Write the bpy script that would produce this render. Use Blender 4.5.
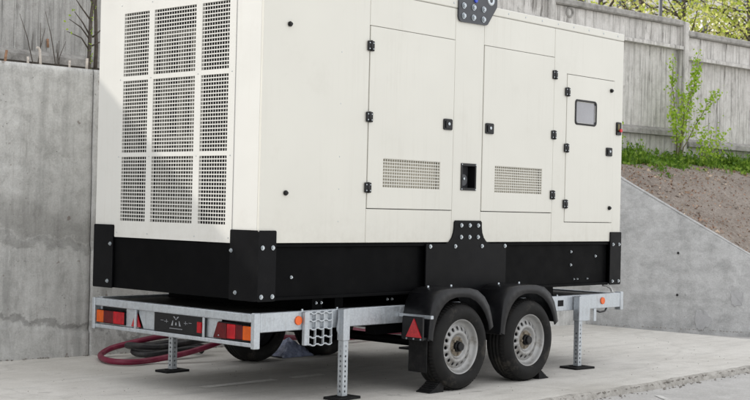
import bpy, math, random
from mathutils import Vector, Matrix
R = math.radians
random.seed(11)
scene = bpy.context.scene
for o in list(bpy.data.objects): bpy.data.objects.remove(o)
col = scene.collection

# ---------------------------------------------------------------- camera
cam_d = bpy.data.cameras.new('camera'); cam = bpy.data.objects.new('camera', cam_d); col.objects.link(cam)
right = Vector((0.6772442, -0.7353842, 0.0234615)); up = Vector((-0.0201605, 0.0133278, 0.9997079)); fwd = Vector((0.7354821, 0.6775194, 0.0057995))
m = Matrix(((right.x, up.x, -fwd.x, 0), (right.y, up.y, -fwd.y, 0), (right.z, up.z, -fwd.z, 1.30), (0, 0, 0, 1)))
cam.matrix_world = m
cam_d.sensor_width = 36; cam_d.lens = 63.40; cam_d.clip_start = 0.1; cam_d.clip_end = 2000
cam_d.dof.use_dof = True; cam_d.dof.focus_distance = 9.3; cam_d.dof.aperture_fstop = 7.1
scene.camera = cam
# ---------------------------------------------------------------- sky, sun, exposure
SUN_DIR = Vector((-0.30, 1.0, 0.745)).normalized()
sun_el = math.asin(SUN_DIR.z); sun_az = math.atan2(SUN_DIR.x, SUN_DIR.y)      # azimuth from +Y, clockwise
world = bpy.data.worlds.new('World'); scene.world = world; world.use_nodes = True
wn, wl = world.node_tree.nodes, world.node_tree.links
wn.clear()
sky = wn.new('ShaderNodeTexSky'); sky.sky_type = 'NISHITA'; sky.sun_disc = False
sky.sun_elevation = sun_el; sky.sun_rotation = sun_az
sky.air_density = 1.0; sky.dust_density = 0.6; sky.ozone_density = 1.0
hsv = wn.new('ShaderNodeHueSaturation'); hsv.inputs['Saturation'].default_value = 0.24
bg = wn.new('ShaderNodeBackground'); bg.inputs['Strength'].default_value = 0.15
out = wn.new('ShaderNodeOutputWorld')
veil = wn.new('ShaderNodeMix'); veil.data_type = 'RGBA'; veil.inputs[0].default_value = 0.55; veil.inputs[7].default_value = (9.0, 9.0, 9.1, 1)   # thin even high cloud
wl.new(sky.outputs[0], hsv.inputs['Color']); wl.new(hsv.outputs[0], veil.inputs[6]); wl.new(veil.outputs[2], bg.inputs['Color']); wl.new(bg.outputs[0], out.inputs['Surface'])
sun_d = bpy.data.lights.new('sun', 'SUN'); sun = bpy.data.objects.new('sun', sun_d); col.objects.link(sun)
sun_d.energy = 3.4; sun_d.angle = R(0.9); sun_d.color = (1.0, 0.95, 0.87)
sun.rotation_euler = (-SUN_DIR).to_track_quat('-Z', 'Y').to_euler(); sun.location = (0, 0, 30)
vs = scene.view_settings
vs.view_transform = 'Standard'; vs.look = 'None'; vs.gamma = 1.0; vs.exposure = 0.42; vs.use_curve_mapping = False
scene.cycles.max_bounces = 8; scene.cycles.diffuse_bounces = 4; scene.cycles.transmission_bounces = 6; scene.cycles.transparent_max_bounces = 8
scene.cycles.caustics_reflective = False; scene.cycles.caustics_refractive = False
scene.cycles.use_denoising = True

# ---------------------------------------------------------------- materials
MATS = {}
def nt(name):
    mt = bpy.data.materials.new(name); mt.use_nodes = True
    t = mt.node_tree; b = t.nodes['Principled BSDF']; MATS[name] = mt
    return mt, t, b
def N(t, typ, **kw):
    n = t.nodes.new(typ)
    for k, v in kw.items():
        if k in n.inputs: n.inputs[k].default_value = v
        else: setattr(n, k, v)
    return n
def coords(t, scale=(1, 1, 1), kind='Object'):
    tc = N(t, 'ShaderNodeTexCoord'); mp = N(t, 'ShaderNodeMapping'); mp.inputs['Scale'].default_value = scale
    t.links.new(tc.outputs[kind], mp.inputs['Vector']); return mp.outputs[0]
def noise(t, vec, scale, detail=6, rough=0.6, dist=0.0):
    n = N(t, 'ShaderNodeTexNoise', Scale=scale, Detail=detail, Roughness=rough, Distortion=dist)
    t.links.new(vec, n.inputs['Vector']); return n.outputs['Fac']
def ramp(t, fac, stops):
    r = N(t, 'ShaderNodeValToRGB'); e = r.color_ramp.elements
    while len(e) < len(stops): e.new(0.5)
    for i, (p, c) in enumerate(stops):
        e[i].position = p; e[i].color = (c[0], c[1], c[2], 1) if not isinstance(c, (int, float)) else (c, c, c, 1)
    t.links.new(fac, r.inputs['Fac']); return r.outputs['Color']
def mix(t, fac, a, b, mode='MIX'):
    mx = N(t, 'ShaderNodeMix'); mx.data_type = 'RGBA'; mx.blend_type = mode
    for s, v in ((mx.inputs[0], fac), (mx.inputs[6], a), (mx.inputs[7], b)):
        if isinstance(v, (int, float)): s.default_value = v
        elif isinstance(v, (tuple, list)): s.default_value = (v[0], v[1], v[2], 1)
        else: t.links.new(v, s)
    return mx.outputs[2]
def math_n(t, op, a, b=None, clamp=False):
    n = N(t, 'ShaderNodeMath'); n.operation = op; n.use_clamp = clamp
    for i, v in enumerate((a, b)):
        if v is None: continue
        if isinstance(v, (int, float)): n.inputs[i].default_value = v
        else: t.links.new(v, n.inputs[i])
    return n.outputs[0]
def bump(t, b, h, strength, dist=0.01):
    n = N(t, 'ShaderNodeBump', Strength=strength, Distance=dist)
    t.links.new(h, n.inputs['Height']); t.links.new(n.outputs[0], b.inputs['Normal'])
def simple(name, c, rough=0.5, metal=0.0, var=0.15, scale=8, bstr=0.0, bscale=60, dirt=None, spec=0.5, coat=0.0):
    mt, t, b = nt(name); v = coords(t)
    f = noise(t, v, scale)
    lo = tuple(x * (1 - var) for x in c); hi = tuple(min(1, x * (1 + var)) for x in c)
    cc = ramp(t, f, [(0.3, lo), (0.7, hi)])
    if dirt:
        d = ramp(t, noise(t, v, dirt[1], 10, 0.7), [(dirt[2], 0.0), (dirt[2] + 0.18, 1.0)])
        cc = mix(t, math_n(t, 'MULTIPLY', d, dirt[3]), cc, dirt[0])
    t.links.new(cc, b.inputs['Base Color'])
    b.inputs['Metallic'].default_value = metal; b.inputs['Specular IOR Level'].default_value = spec
    rr = ramp(t, noise(t, v, scale * 3), [(0.3, max(0.03, rough - 0.08)), (0.7, min(1, rough + 0.08))])
    t.links.new(rr, b.inputs['Roughness'])
    if coat: b.inputs['Coat Weight'].default_value = coat; b.inputs['Coat Roughness'].default_value = 0.12
    if bstr: bump(t, b, noise(t, v, bscale, 4), bstr, 0.004)
    return mt

def cream(name, base):
    mt, t, b = nt(name); v = coords(t)
    c = ramp(t, noise(t, v, 1.1, 3), [(0.3, tuple(x * 0.975 for x in base)), (0.7, tuple(x * 1.02 for x in base))])
    run = noise(t, coords(t, (14, 14, 0.45)), 2.0, 8, 0.7, 0.15)
    k = math_n(t, 'MULTIPLY', ramp(t, run, [(0.52, 0.0), (0.75, 1.0)]), ramp(t, noise(t, v, 1.6, 4), [(0.40, 0.0), (0.65, 1.0)]))
    c = mix(t, math_n(t, 'MULTIPLY', k, 0.22), c, (0.40, 0.375, 0.31))
    k = ramp(t, noise(t, v, 3.1, 10, 0.75), [(0.55, 0.0), (0.78, 1.0)])
    c = mix(t, math_n(t, 'MULTIPLY', k, 0.16), c, (0.45, 0.43, 0.37))
    o = sepz(t, v); mr = N(t, 'ShaderNodeMapRange'); t.links.new(o[2], mr.inputs[0]); mr.inputs[1].default_value = 0.36; mr.inputs[2].default_value = 0.62; mr.inputs[3].default_value = 1; mr.inputs[4].default_value = 0
    k = math_n(t, 'MULTIPLY', mr.outputs[0], ramp(t, noise(t, v, 9, 9, 0.75), [(0.40, 0.0), (0.7, 1.0)]))
    c = mix(t, math_n(t, 'MULTIPLY', k, 0.28), c, (0.42, 0.39, 0.33))
    t.links.new(c, b.inputs['Base Color']); t.links.new(ramp(t, noise(t, v, 5), [(0.3, 0.30), (0.7, 0.44)]), b.inputs['Roughness'])
    bump(t, b, noise(t, v, 1.8, 2), 0.5, 0.014); b.inputs['Coat Weight'].default_value = 0.25; b.inputs['Coat Roughness'].default_value = 0.10
def sepz(t, v):
    s = N(t, 'ShaderNodeSeparateXYZ'); t.links.new(v, s.inputs[0]); return s.outputs
cream('white_paint', (0.668, 0.658, 0.598)); cream('white_end', (0.675, 0.67, 0.635))
simple('baffle', (0.22, 0.21, 0.185), 0.7, 0, 0.15, 9)
simple('vent_baffle', (0.48, 0.45, 0.375), 0.7, 0, 0.15, 9)
simple('bracket_steel', (0.0042, 0.0043, 0.0052), 0.42, 0, 0.3, 4, 0.1, 90, dirt=((0.016, 0.0155, 0.0145), 6, 0.56, 0.35), spec=0.10)
simple('interior_dark', (0.035, 0.036, 0.042), 0.7, 0, 0.4, 5)
simple('radiator', (0.012, 0.012, 0.016), 0.6, 0, 0.5, 14)
simple('black_steel', (0.0025, 0.0026, 0.003), 0.5, 0, 0.3, 3, 0.06, 120, dirt=((0.008, 0.0078, 0.0075), 7, 0.55, 0.35), spec=0.05)
simple('plate_grey', (0.055, 0.058, 0.066), 0.33, 0.3, 0.15, 5, 0.05, 90)
simple('black_plastic', (0.006, 0.0062, 0.0075), 0.40, 0, 0.25, 12, 0.08, 160, dirt=((0.03, 0.028, 0.026), 9, 0.55, 0.45), spec=0.35)
simple('deck_black', (0.032, 0.030, 0.028), 0.55, 0, 0.35, 9, 0.15, 200, dirt=((0.10, 0.09, 0.08), 5, 0.5, 0.45))
simple('zinc_bolt', (0.50, 0.54, 0.57), 0.33, 0.9, 0.1, 30)
simple('hardware_black', (0.006, 0.006, 0.007), 0.36, 0, 0.2, 20, spec=0.3)
simple('rubber_foot', (0.007, 0.007, 0.0075), 0.75, 0, 0.3, 20, dirt=((0.03, 0.028, 0.025), 20, 0.5, 0.4), spec=0.25)
simple('gasket', (0.012, 0.012, 0.013), 0.55)
simple('red_button', (0.60, 0.02, 0.025), 0.3)
simple('yellow_plate', (0.16, 0.13, 0.04), 0.5)
simple('orange_reflector', (0.80, 0.13, 0.015), 0.25, 0, 0.12, 60, 0.2, 300)
simple('red_reflector', (0.42, 0.012, 0.02), 0.22, 0, 0.25, 60, 0.25, 300, coat=0.6)
simple('red_lens', (0.36, 0.002, 0.008), 0.15, 0, 0.35, 22, 0.12, 160, coat=0.15, spec=0.3)
simple('dark_red_lens', (0.085, 0.001, 0.003), 0.15, 0, 0.35, 22, 0.12, 160, coat=0.15, spec=0.25)
simple('orange_lens', (0.55, 0.085, 0.003), 0.15, 0, 0.2, 22, 0.12, 160, coat=0.15, spec=0.3)
simple('print_white', (0.26, 0.27, 0.29), 0.5, 0, 0.1, 40)
simple('blue_cap', (0.04, 0.08, 0.55), 0.35)
simple('hose_red', (0.17, 0.006, 0.034), 0.48, 0, 0.25, 12, 0.15, 150, dirt=((0.20, 0.14, 0.13), 6, 0.52, 0.35))
simple('hose_black', (0.010, 0.010, 0.012), 0.5, 0, 0.3, 10, 0.1, 150, dirt=((0.10, 0.09, 0.085), 7, 0.5, 0.5))
simple('bag_blue', (0.24, 0.27, 0.38), 0.3, 0, 0.4, 25, 0.6, 30)
simple('rust_bar', (0.30, 0.17, 0.10), 0.8, 0, 0.35, 60)
simple('cement_bar', (0.55, 0.50, 0.45), 0.85, 0, 0.25, 60)
simple('hub_dirty', (0.20, 0.17, 0.13), 0.7, 0.2, 0.4, 40)
simple('bark', (0.085, 0.070, 0.058), 0.85, 0, 0.35, 30, 0.6, 60)
simple('green_stem', (0.17, 0.15, 0.08), 0.75, 0, 0.3, 30)
simple('paint_line', (0.85, 0.83, 0.78), 0.8, 0, 0.15, 30, dirt=((0.55, 0.53, 0.49), 14, 0.55, 0.6))
simple('faint_line', (0.62, 0.61, 0.59), 0.85, 0, 0.1, 20, dirt=((0.48, 0.47, 0.45), 9, 0.45, 0.9))
simple('pale_wall', (0.62, 0.62, 0.60), 0.8, 0, 0.05, 0.5)
simple('far_roof', (0.30, 0.30, 0.31), 0.8)
simple('pole_metal', (0.10, 0.10, 0.11), 0.5, 0.4)
simple('pole_white', (0.68, 0.68, 0.67), 0.5)
simple('silver_wheel', (0.35, 0.35, 0.345), 0.38, 0.35, 0.08, 10, dirt=((0.14, 0.12, 0.095), 13, 0.50, 0.7))

# galvanised steel: spangle
mt, t, b = nt('galvanised'); v = coords(t)
vo = N(t, 'ShaderNodeTexVoronoi', Scale=95.0); t.links.new(v, vo.inputs['Vector'])
vs_ = coords(t, (6, 6, 1.2)); st = noise(t, vs_, 5, 8, 0.7)
c1 = ramp(t, vo.outputs['Color'], [(0.2, (0.47, 0.505, 0.54)), (0.8, (0.55, 0.585, 0.615))])
c1 = mix(t, math_n(t, 'MULTIPLY', ramp(t, st, [(0.5, 0.0), (0.72, 1.0)]), 0.5), c1, (0.30, 0.30, 0.30))
c1 = mix(t, math_n(t, 'MULTIPLY', ramp(t, noise(t, v, 4, 9, 0.75), [(0.6, 0.0), (0.72, 1.0)]), 0.35), c1, (0.30, 0.24, 0.18))
t.links.new(c1, b.inputs['Base Color']); b.inputs['Metallic'].default_value = 0.7
t.links.new(ramp(t, vo.outputs['Color'], [(0.2, 0.38), (0.8, 0.52)]), b.inputs['Roughness'])
bump(t, b, noise(t, v, 40, 4), 0.08, 0.004)

# tyre: dark rubber with dust, brighter dried mud on the tread
mt, t, b = nt('tyre_rubber'); v = coords(t)
c1 = ramp(t, noise(t, v, 9), [(0.3, (0.006, 0.006, 0.006)), (0.7, (0.012, 0.0115, 0.011))])
d = ramp(t, noise(t, v, 6, 10, 0.75), [(0.54, 0.0), (0.70, 1.0)])
c1 = mix(t, math_n(t, 'MULTIPLY', d, 0.4), c1, (0.13, 0.115, 0.095))
t.links.new(c1, b.inputs['Base Color']); b.inputs['Roughness'].default_value = 0.72; b.inputs['Specular IOR Level'].default_value = 0.25; bump(t, b, noise(t, v, 120), 0.15, 0.003)

# glass of the small inspection window
mt, t, b = nt('window_glass'); v = coords(t)
t.links.new(ramp(t, noise(t, v, 3), [(0.3, (0.17, 0.17, 0.19)), (0.7, (0.26, 0.26, 0.285))]), b.inputs['Base Color']); b.inputs['Roughness'].default_value = 0.06
b.inputs['Coat Weight'].default_value = 1.0; b.inputs['Coat Roughness'].default_value = 0.03
mt, t, b = nt('house_glass'); b.inputs['Base Color'].default_value = (0.12, 0.16, 0.20, 1); b.inputs['Roughness'].default_value = 0.08

def concrete(name, base, dark, light, scale=1.0, streak=(1, 1, 1), streak_amt=0.35, pore=0.35, bstr=0.35, extra=None, coarse=0.5):
    mt, t, b = nt(name); v = coords(t)
    big = noise(t, v, 0.9 * scale, 8, 0.62, 0.4)
    c = ramp(t, big, [(0.32, dark), (0.52, base), (0.72, light)])
    mid = noise(t, v, 7 * scale, 8, 0.7, 0.3)
    c = mix(t, coarse, c, ramp(t, mid, [(0.3, dark), (0.5, base), (0.7, light)]))
    fine = noise(t, v, 70 * scale, 6, 0.75)
    c = mix(t, 0.55, c, ramp(t, fine, [(0.25, 0.30), (0.5, 0.5), (0.75, 0.72)]), 'OVERLAY')
    sv = coords(t, streak); s = noise(t, sv, 3.0, 7, 0.68, 0.2)
    c = mix(t, math_n(t, 'MULTIPLY', ramp(t, s, [(0.48, 0.0), (0.68, 1.0)]), streak_amt), c, tuple(x * 0.55 for x in dark))
    vo = N(t, 'ShaderNodeTexVoronoi', Scale=26.0 * scale); t.links.new(v, vo.inputs['Vector'])
    p = ramp(t, vo.outputs['Distance'], [(0.05, 1.0), (0.13, 0.0)])
    pm = math_n(t, 'MULTIPLY', p, ramp(t, noise(t, v, 5 * scale), [(0.5, 0.0), (0.62, 1.0)]))
    c = mix(t, math_n(t, 'MULTIPLY', pm, pore), c, tuple(x * 0.5 for x in dark))
    vo2 = N(t, 'ShaderNodeTexVoronoi', Scale=75.0 * scale); t.links.new(v, vo2.inputs['Vector'])
    p2 = math_n(t, 'MULTIPLY', ramp(t, vo2.outputs['Distance'], [(0.10, 1.0), (0.20, 0.0)]), ramp(t, noise(t, v, 9 * scale, 5, 0.7), [(0.50, 0.0), (0.60, 1.0)]))
    c = mix(t, math_n(t, 'MULTIPLY', p2, pore * 0.8), c, tuple(x * 0.6 for x in dark))
    sp_ = ramp(t, noise(t, v, 38 * scale, 8, 0.8), [(0.60, 0.0), (0.66, 1.0)])
    c = mix(t, math_n(t, 'MULTIPLY', sp_, 0.30), c, tuple(min(1, x * 1.25) for x in light))
    if extra: c = extra(t, v, c)
    t.links.new(c, b.inputs['Base Color']); b.inputs['Roughness'].default_value = 0.88; b.inputs['Specular IOR Level'].default_value = 0.3
    hgt = math_n(t, 'ADD', math_n(t, 'MULTIPLY', mid, 0.6), math_n(t, 'SUBTRACT', math_n(t, 'MULTIPLY', fine, 0.35), math_n(t, 'MULTIPLY', pm, 0.5)))
    bump(t, b, hgt, bstr, 0.012)
    return mt
def sepz(t, v):
    s = N(t, 'ShaderNodeSeparateXYZ'); t.links.new(v, s.inputs[0]); return s.outputs
def damp_seams_dark_foot(t, v, c):
    o = sepz(t, v)
    wob = math_n(t, 'MULTIPLY', math_n(t, 'SUBTRACT', noise(t, v, 2.2, 8, 0.7), 0.5), 0.55)
    z = math_n(t, 'ADD', math_n(t, 'ADD', o[2], wob), math_n(t, 'MULTIPLY', o[0], 0.10))
    def band(lo, hi, soft_lo, soft_hi, amt, colr, c):
        a = N(t, 'ShaderNodeMapRange'); a.inputs[1].default_value = lo - soft_lo; a.inputs[2].default_value = lo; t.links.new(z, a.inputs[0])
        bb = N(t, 'ShaderNodeMapRange'); bb.inputs[1].default_value = hi; bb.inputs[2].default_value = hi + soft_hi; bb.inputs[3].default_value = 1; bb.inputs[4].default_value = 0; t.links.new(z, bb.inputs[0])
        k = math_n(t, 'MULTIPLY', math_n(t, 'MULTIPLY', a.outputs[0], bb.outputs[0]), amt)
        return mix(t, k, c, colr)
    c = band(1.02, 1.12, 0.02, 0.20, 0.40, (0.16, 0.152, 0.138), c)
    c = band(-0.5, 1.0, 0.0, 0.30, 0.45, (0.20, 0.192, 0.18), c)  # the broad bands make the wall darker towards its foot
    c = band(0.93, 0.99, 0.03, 0.02, 0.40, (0.12, 0.115, 0.105), c)
    c = band(-0.5, 0.60, 0.0, 0.60, 0.62, (0.13, 0.123, 0.113), c)
    c = band(-0.5, 0.30, 0.0, 0.04, 0.35, (0.12, 0.112, 0.10), c)
    c = band(0.27, 0.30, 0.02, 0.02, 0.4, (0.08, 0.075, 0.07), c)
    rn = noise(t, coords(t, (10, 10, 0.5)), 2.0, 9, 0.72, 0.2)
    kk = math_n(t, 'MULTIPLY', ramp(t, rn, [(0.56, 0.0), (0.63, 1.0)]), ramp(t, noise(t, v, 1.3, 4), [(0.42, 0.0), (0.58, 1.0)]))
    c = mix(t, math_n(t, 'MULTIPLY', kk, 0.35), c, (0.22, 0.21, 0.195))
    sp = ramp(t, noise(t, v, 11, 3, 0.5), [(0.70, 0.0), (0.74, 1.0)])
    c = mix(t, math_n(t, 'MULTIPLY', sp, 0.6), c, (0.17, 0.125, 0.10))
    return c
def scuffs(t, v, c):
    k = ramp(t, noise(t, v, 0.55, 6, 0.6, 0.5), [(0.50, 0.0), (0.66, 1.0)])
    c = mix(t, math_n(t, 'MULTIPLY', k, 0.40), c, (0.40, 0.375, 0.335))
    k = ramp(t, noise(t, v, 5.0, 3, 0.5), [(0.69, 0.0), (0.73, 1.0)])
    c = mix(t, math_n(t, 'MULTIPLY', k, 0.35), c, (0.22, 0.205, 0.19))
    vo = N(t, 'ShaderNodeTexVoronoi', Scale=0.42); vo.feature = 'DISTANCE_TO_EDGE'
    wv = N(t, 'ShaderNodeVectorMath'); wv.operation = 'ADD'; nz = N(t, 'ShaderNodeTexNoise', Scale=2.5, Detail=7.0); t.links.new(v, nz.inputs['Vector'])
    sc = N(t, 'ShaderNodeVectorMath'); sc.operation = 'SCALE'; sc.inputs['Scale'].default_value = 0.35; t.links.new(nz.outputs['Color'], sc.inputs[0])
    t.links.new(v, wv.inputs[0]); t.links.new(sc.outputs[0], wv.inputs[1]); t.links.new(wv.outputs[0], vo.inputs['Vector'])
    cr = ramp(t, vo.outputs['Distance'], [(0.002, 1.0), (0.006, 0.0)])
    return mix(t, math_n(t, 'MULTIPLY', cr, 0.16), c, (0.20, 0.185, 0.17))
def drips(t, v, c):
    sv = coords(t, (9.0, 9.0, 0.9)); s = noise(t, sv, 2.0, 9, 0.72, 0.3)
    k = math_n(t, 'MULTIPLY', ramp(t, s, [(0.54, 0.0), (0.62, 1.0)]), ramp(t, noise(t, v, 2.3, 4), [(0.44, 0.0), (0.56, 1.0)]))
    c = mix(t, math_n(t, 'MULTIPLY', k, 0.75), c, (0.11, 0.10, 0.09))
    k2 = ramp(t, noise(t, v, 3.3, 8, 0.75, 0.6), [(0.58, 0.0), (0.70, 1.0)])
    return mix(t, math_n(t, 'MULTIPLY', k2, 0.6), c, (0.24, 0.23, 0.21))
concrete('wall_concrete', (0.57, 0.57, 0.555), (0.37, 0.368, 0.355), (0.70, 0.70, 0.685), 1.0, (2.2, 2.2, 0.35), 0.50, 0.95, 1.0, damp_seams_dark_foot, 0.7)
concrete('wing_concrete', (0.52, 0.522, 0.52), (0.35, 0.35, 0.348), (0.66, 0.662, 0.66), 0.9, (1.2, 1.2, 2.6), 0.35, 0.7, 0.8, None, 0.65)
concrete('patch_concrete', (0.45, 0.45, 0.455), (0.32, 0.32, 0.32), (0.52, 0.52, 0.525), 1.6, (1, 1, 1), 0.1, 0.2, 0.4)
concrete('fence_concrete', (0.60, 0.585, 0.56), (0.40, 0.385, 0.36), (0.72, 0.705, 0.68), 1.1, (6.0, 6.0, 0.30), 0.9, 0.6, 0.7, drips, 0.6)
concrete('fence_concrete_dark', (0.44, 0.435, 0.42), (0.31, 0.305, 0.29), (0.52, 0.515, 0.50), 1.1, (6.0, 6.0, 0.30), 0.9, 0.6, 0.7, drips, 0.6)  # darker tone of the fence concrete, used on the left panels
concrete('coping_concrete', (0.36, 0.35, 0.33), (0.15, 0.145, 0.135), (0.50, 0.48, 0.46), 1.6, (2, 2, 2), 0.5, 0.5, 0.6, None, 0.6)
concrete('slab_concrete', (0.63, 0.61, 0.57), (0.52, 0.50, 0.46), (0.71, 0.69, 0.65), 0.8, (0.5, 2.2, 1), 0.30, 0.35, 0.35, scuffs, 0.5)
concrete('edge_concrete', (0.44, 0.42, 0.385), (0.22, 0.205, 0.18), (0.56, 0.54, 0.505), 2.5, (2, 2, 2), 0.45, 0.5, 1.0, None, 0.7)
concrete('road_concrete', (0.50, 0.49, 0.475), (0.40, 0.39, 0.37), (0.58, 0.57, 0.555), 0.8, (1, 1, 1), 0.25, 0.4, 0.5, None, 0.45)
concrete('stone', (0.30, 0.28, 0.255), (0.16, 0.145, 0.125), (0.42, 0.40, 0.37), 6, (1, 1, 1), 0.2, 0.2, 0.5)

# bare earth with needles and dead leaves
mt, t, b = nt('earth'); v = coords(t)
c1 = ramp(t, noise(t, v, 2.2, 9, 0.7, 0.4), [(0.3, (0.23, 0.195, 0.165)), (0.5, (0.37, 0.325, 0.285)), (0.7, (0.50, 0.455, 0.415))])
c1 = mix(t, 0.6, c1, ramp(t, noise(t, v, 28, 9, 0.8, 0.8), [(0.3, (0.11, 0.075, 0.055)), (0.5, (0.33, 0.28, 0.24)), (0.72, (0.64, 0.58, 0.525))]))
t.links.new(c1, b.inputs['Base Color']); b.inputs['Roughness'].default_value = 0.95; b.inputs['Specular IOR Level'].default_value = 0.15
bump(t, b, noise(t, v, 30, 8, 0.8), 1.0, 0.03)

def leafmat(name, lo, mid, hi, trans=0.45):
    mt, t, b = nt(name)
    g = N(t, 'ShaderNodeNewGeometry'); 
    c = ramp(t, g.outputs['Random Per Island'], [(0.0, lo), (0.5, mid), (1.0, hi)])
    t.links.new(c, b.inputs['Base Color']); b.inputs['Roughness'].default_value = 0.5; b.inputs['Specular IOR Level'].default_value = 0.3
    tr = N(t, 'ShaderNodeBsdfTranslucent'); t.links.new(c, tr.inputs['Color'])
    ms = N(t, 'ShaderNodeMixShader'); ms.inputs[0].default_value = trans
    t.links.new(b.outputs[0], ms.inputs[1]); t.links.new(tr.outputs[0], ms.inputs[2])
    t.links.new(ms.outputs[0], t.nodes['Material Output'].inputs['Surface'])
leafmat('leaf_spring', (0.36, 0.46, 0.06), (0.52, 0.58, 0.12), (0.66, 0.66, 0.26), 0.55)
leafmat('leaf_pale', (0.52, 0.53, 0.20), (0.66, 0.63, 0.34), (0.76, 0.72, 0.52), 0.55)
leafmat('leaf_shrub', (0.22, 0.38, 0.025), (0.36, 0.54, 0.05), (0.50, 0.64, 0.11))
leafmat('grass_leaf', (0.07, 0.16, 0.015), (0.15, 0.28, 0.028), (0.32, 0.46, 0.07))
leafmat('dead_leaf', (0.16, 0.085, 0.055), (0.36, 0.22, 0.15), (0.62, 0.50, 0.38), 0.1)

# ---------------------------------------------------------------- mesh helpers
WP = {}                                           # world position of each object used as parent (no rotation)
class MB:
    def __init__(s): s.v = []; s.f = []; s.sm = []
    def add(s, vs, fs, smooth=False):
        o = len(s.v); s.v += [tuple(p) for p in vs]; s.f += [tuple(i + o for i in f) for f in fs]; s.sm += [smooth] * len(fs); return s
    def box(s, x0, x1, y0, y1, z0, z1):
        v = [(x0, y0, z0), (x1, y0, z0), (x1, y1, z0), (x0, y1, z0), (x0, y0, z1), (x1, y0, z1), (x1, y1, z1), (x0, y1, z1)]
        return s.add(v, [(0, 3, 2, 1), (4, 5, 6, 7), (0, 1, 5, 4), (1, 2, 6, 5), (2, 3, 7, 6), (3, 0, 4, 7)])
    def cbox(s, x0, x1, y0, y1, z0, z1, c=0.004):          # box with chamfered edges
        if min(x1 - x0, y1 - y0, z1 - z0) < 2.2 * c: c = min(x1 - x0, y1 - y0, z1 - z0) / 3
        rings = []
        for z, i in ((z0, c), (z0 + c, 0), (z1 - c, 0), (z1, c)):
            a0, a1, b0, b1 = x0 + i, x1 - i, y0 + i, y1 - i
            k = c
            rings.append([(a0 + k, b0, z), (a1 - k, b0, z), (a1, b0 + k, z), (a1, b1 - k, z), (a1 - k, b1, z), (a0 + k, b1, z), (a0, b1 - k, z), (a0, b0 + k, z)])
        v = [p for r in rings for p in r]; f = [tuple(range(7, -1, -1)), tuple(range(24, 32))]
        for r in range(3):
            for k in range(8):
                a = r * 8 + k; bq = r * 8 + (k + 1) % 8; f.append((a, bq, bq + 8, a + 8))
        return s.add(v, f)
    def prism(s, pts, axis, a, b_):                         # polygon pts (u,w) extruded along axis from a to b
        def P(u, w, d): return {'x': (d, u, w), 'y': (u, d, w), 'z': (u, w, d)}[axis]
        n = len(pts); v = [P(u, w, a) for u, w in pts] + [P(u, w, b_) for u, w in pts]
        f = [tuple(range(n)), tuple(range(2 * n - 1, n - 1, -1))] + [(i, n + i, n + (i + 1) % n, (i + 1) % n) for i in range(n)]
        return s.add(v, f)
    def cyl(s, c, axis, r0, r1, h, n=12, smooth=True):      # along axis from c, r0 at start
        c = Vector(c); ax = Vector(axis).normalized(); u = ax.orthogonal().normalized(); w = ax.cross(u)
        v = []
        for d, r in ((0, r0), (h, r1)):
            for i in range(n):
                a = 2 * math.pi * i / n; v.append(c + ax * d + u * (math.cos(a) * r) + w * (math.sin(a) * r))
        o = len(s.v); s.add(v, [(i, (i + 1) % n, n + (i + 1) % n, n + i) for i in range(n)], smooth)
        s.f += [tuple(o + i for i in range(n - 1, -1, -1)), tuple(o + n + i for i in range(n))]; s.sm += [False, False]; return s
    def tube(s, pts, rad, n=8, smooth=True, cap=True):
        pts = [Vector(p) for p in pts]; k = len(pts)
        rad = rad if isinstance(rad, (list, tuple)) else [rad] * k
        v = []; pu = None
        for i, p in enumerate(pts):
            tdir = (pts[min(i + 1, k - 1)] - pts[max(i - 1, 0)]).normalized()
            if pu is None: pu = tdir.orthogonal().normalized()
            pu = (pu - tdir * pu.dot(tdir)).normalized(); w = tdir.cross(pu)
            for j in range(n):
                a = 2 * math.pi * j / n; v.append(p + pu * (math.cos(a) * rad[i]) + w * (math.sin(a) * rad[i]))
        f = [(i * n + j, i * n + (j + 1) % n, (i + 1) * n + (j + 1) % n, (i + 1) * n + j) for i in range(k - 1) for j in range(n)]
        s.add(v, f, smooth)
        if cap:
            o = len(s.v) - k * n; s.f += [tuple(o + j for j in range(n - 1, -1, -1)), tuple(o + (k - 1) * n + j for j in range(n))]; s.sm += [False, False]
        return s
    def lathe_y(s, cx, cz, prof, n=40, smooth=True):        # profile (r, y) round a horizontal axis parallel to y
        v = []; k = len(prof)
        for i in range(n):
            a = 2 * math.pi * i / n
            for r, y in prof: v.append((cx + r * math.cos(a), y, cz + r * math.sin(a)))
        f = [(i * k + j, i * k + j + 1, ((i + 1) % n) * k + j + 1, ((i + 1) % n) * k + j) for i in range(n) for j in range(k - 1)]
        return s.add(v, f, smooth)
    def mesh(s, name, mat):
        me = bpy.data.meshes.new(name); me.from_pydata(s.v, [], s.f)
        me.polygons.foreach_set('use_smooth', s.sm); me.materials.append(MATS[mat]); me.update(); return me
    def build(s, name, mat, parent=None, label=None, origin=None):
        org = WP[parent.name] if parent else Vector(origin or (0, 0, 0))
        s.v = [(x - org.x, y - org.y, z - org.z) for x, y, z in s.v]
        o = bpy.data.objects.new(name, s.mesh(name, mat)); col.objects.link(o)
        if parent: o.parent = parent
        else: o.location = org
        WP[o.name] = org
        if label: o['label'] = label
        return o
def inst(name, me, parent, loc, rot=(0, 0, 0), scale=(1, 1, 1), label=None):
    o = bpy.data.objects.new(name, me); col.objects.link(o); loc = Vector(loc)
    if parent: o.parent = parent; o.location = loc - WP[parent.name]
    else: o.location = loc
    o.rotation_euler = rot; o.scale = scale; WP[o.name] = loc
    if label: o['label'] = label
    return o
def empty(name, loc, label, cat, group=None):
    o = bpy.data.objects.new(name, None); col.objects.link(o); o.location = loc; WP[o.name] = Vector(loc); o.empty_display_size = 0.2
    tag(o, label, cat, group); return o
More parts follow.
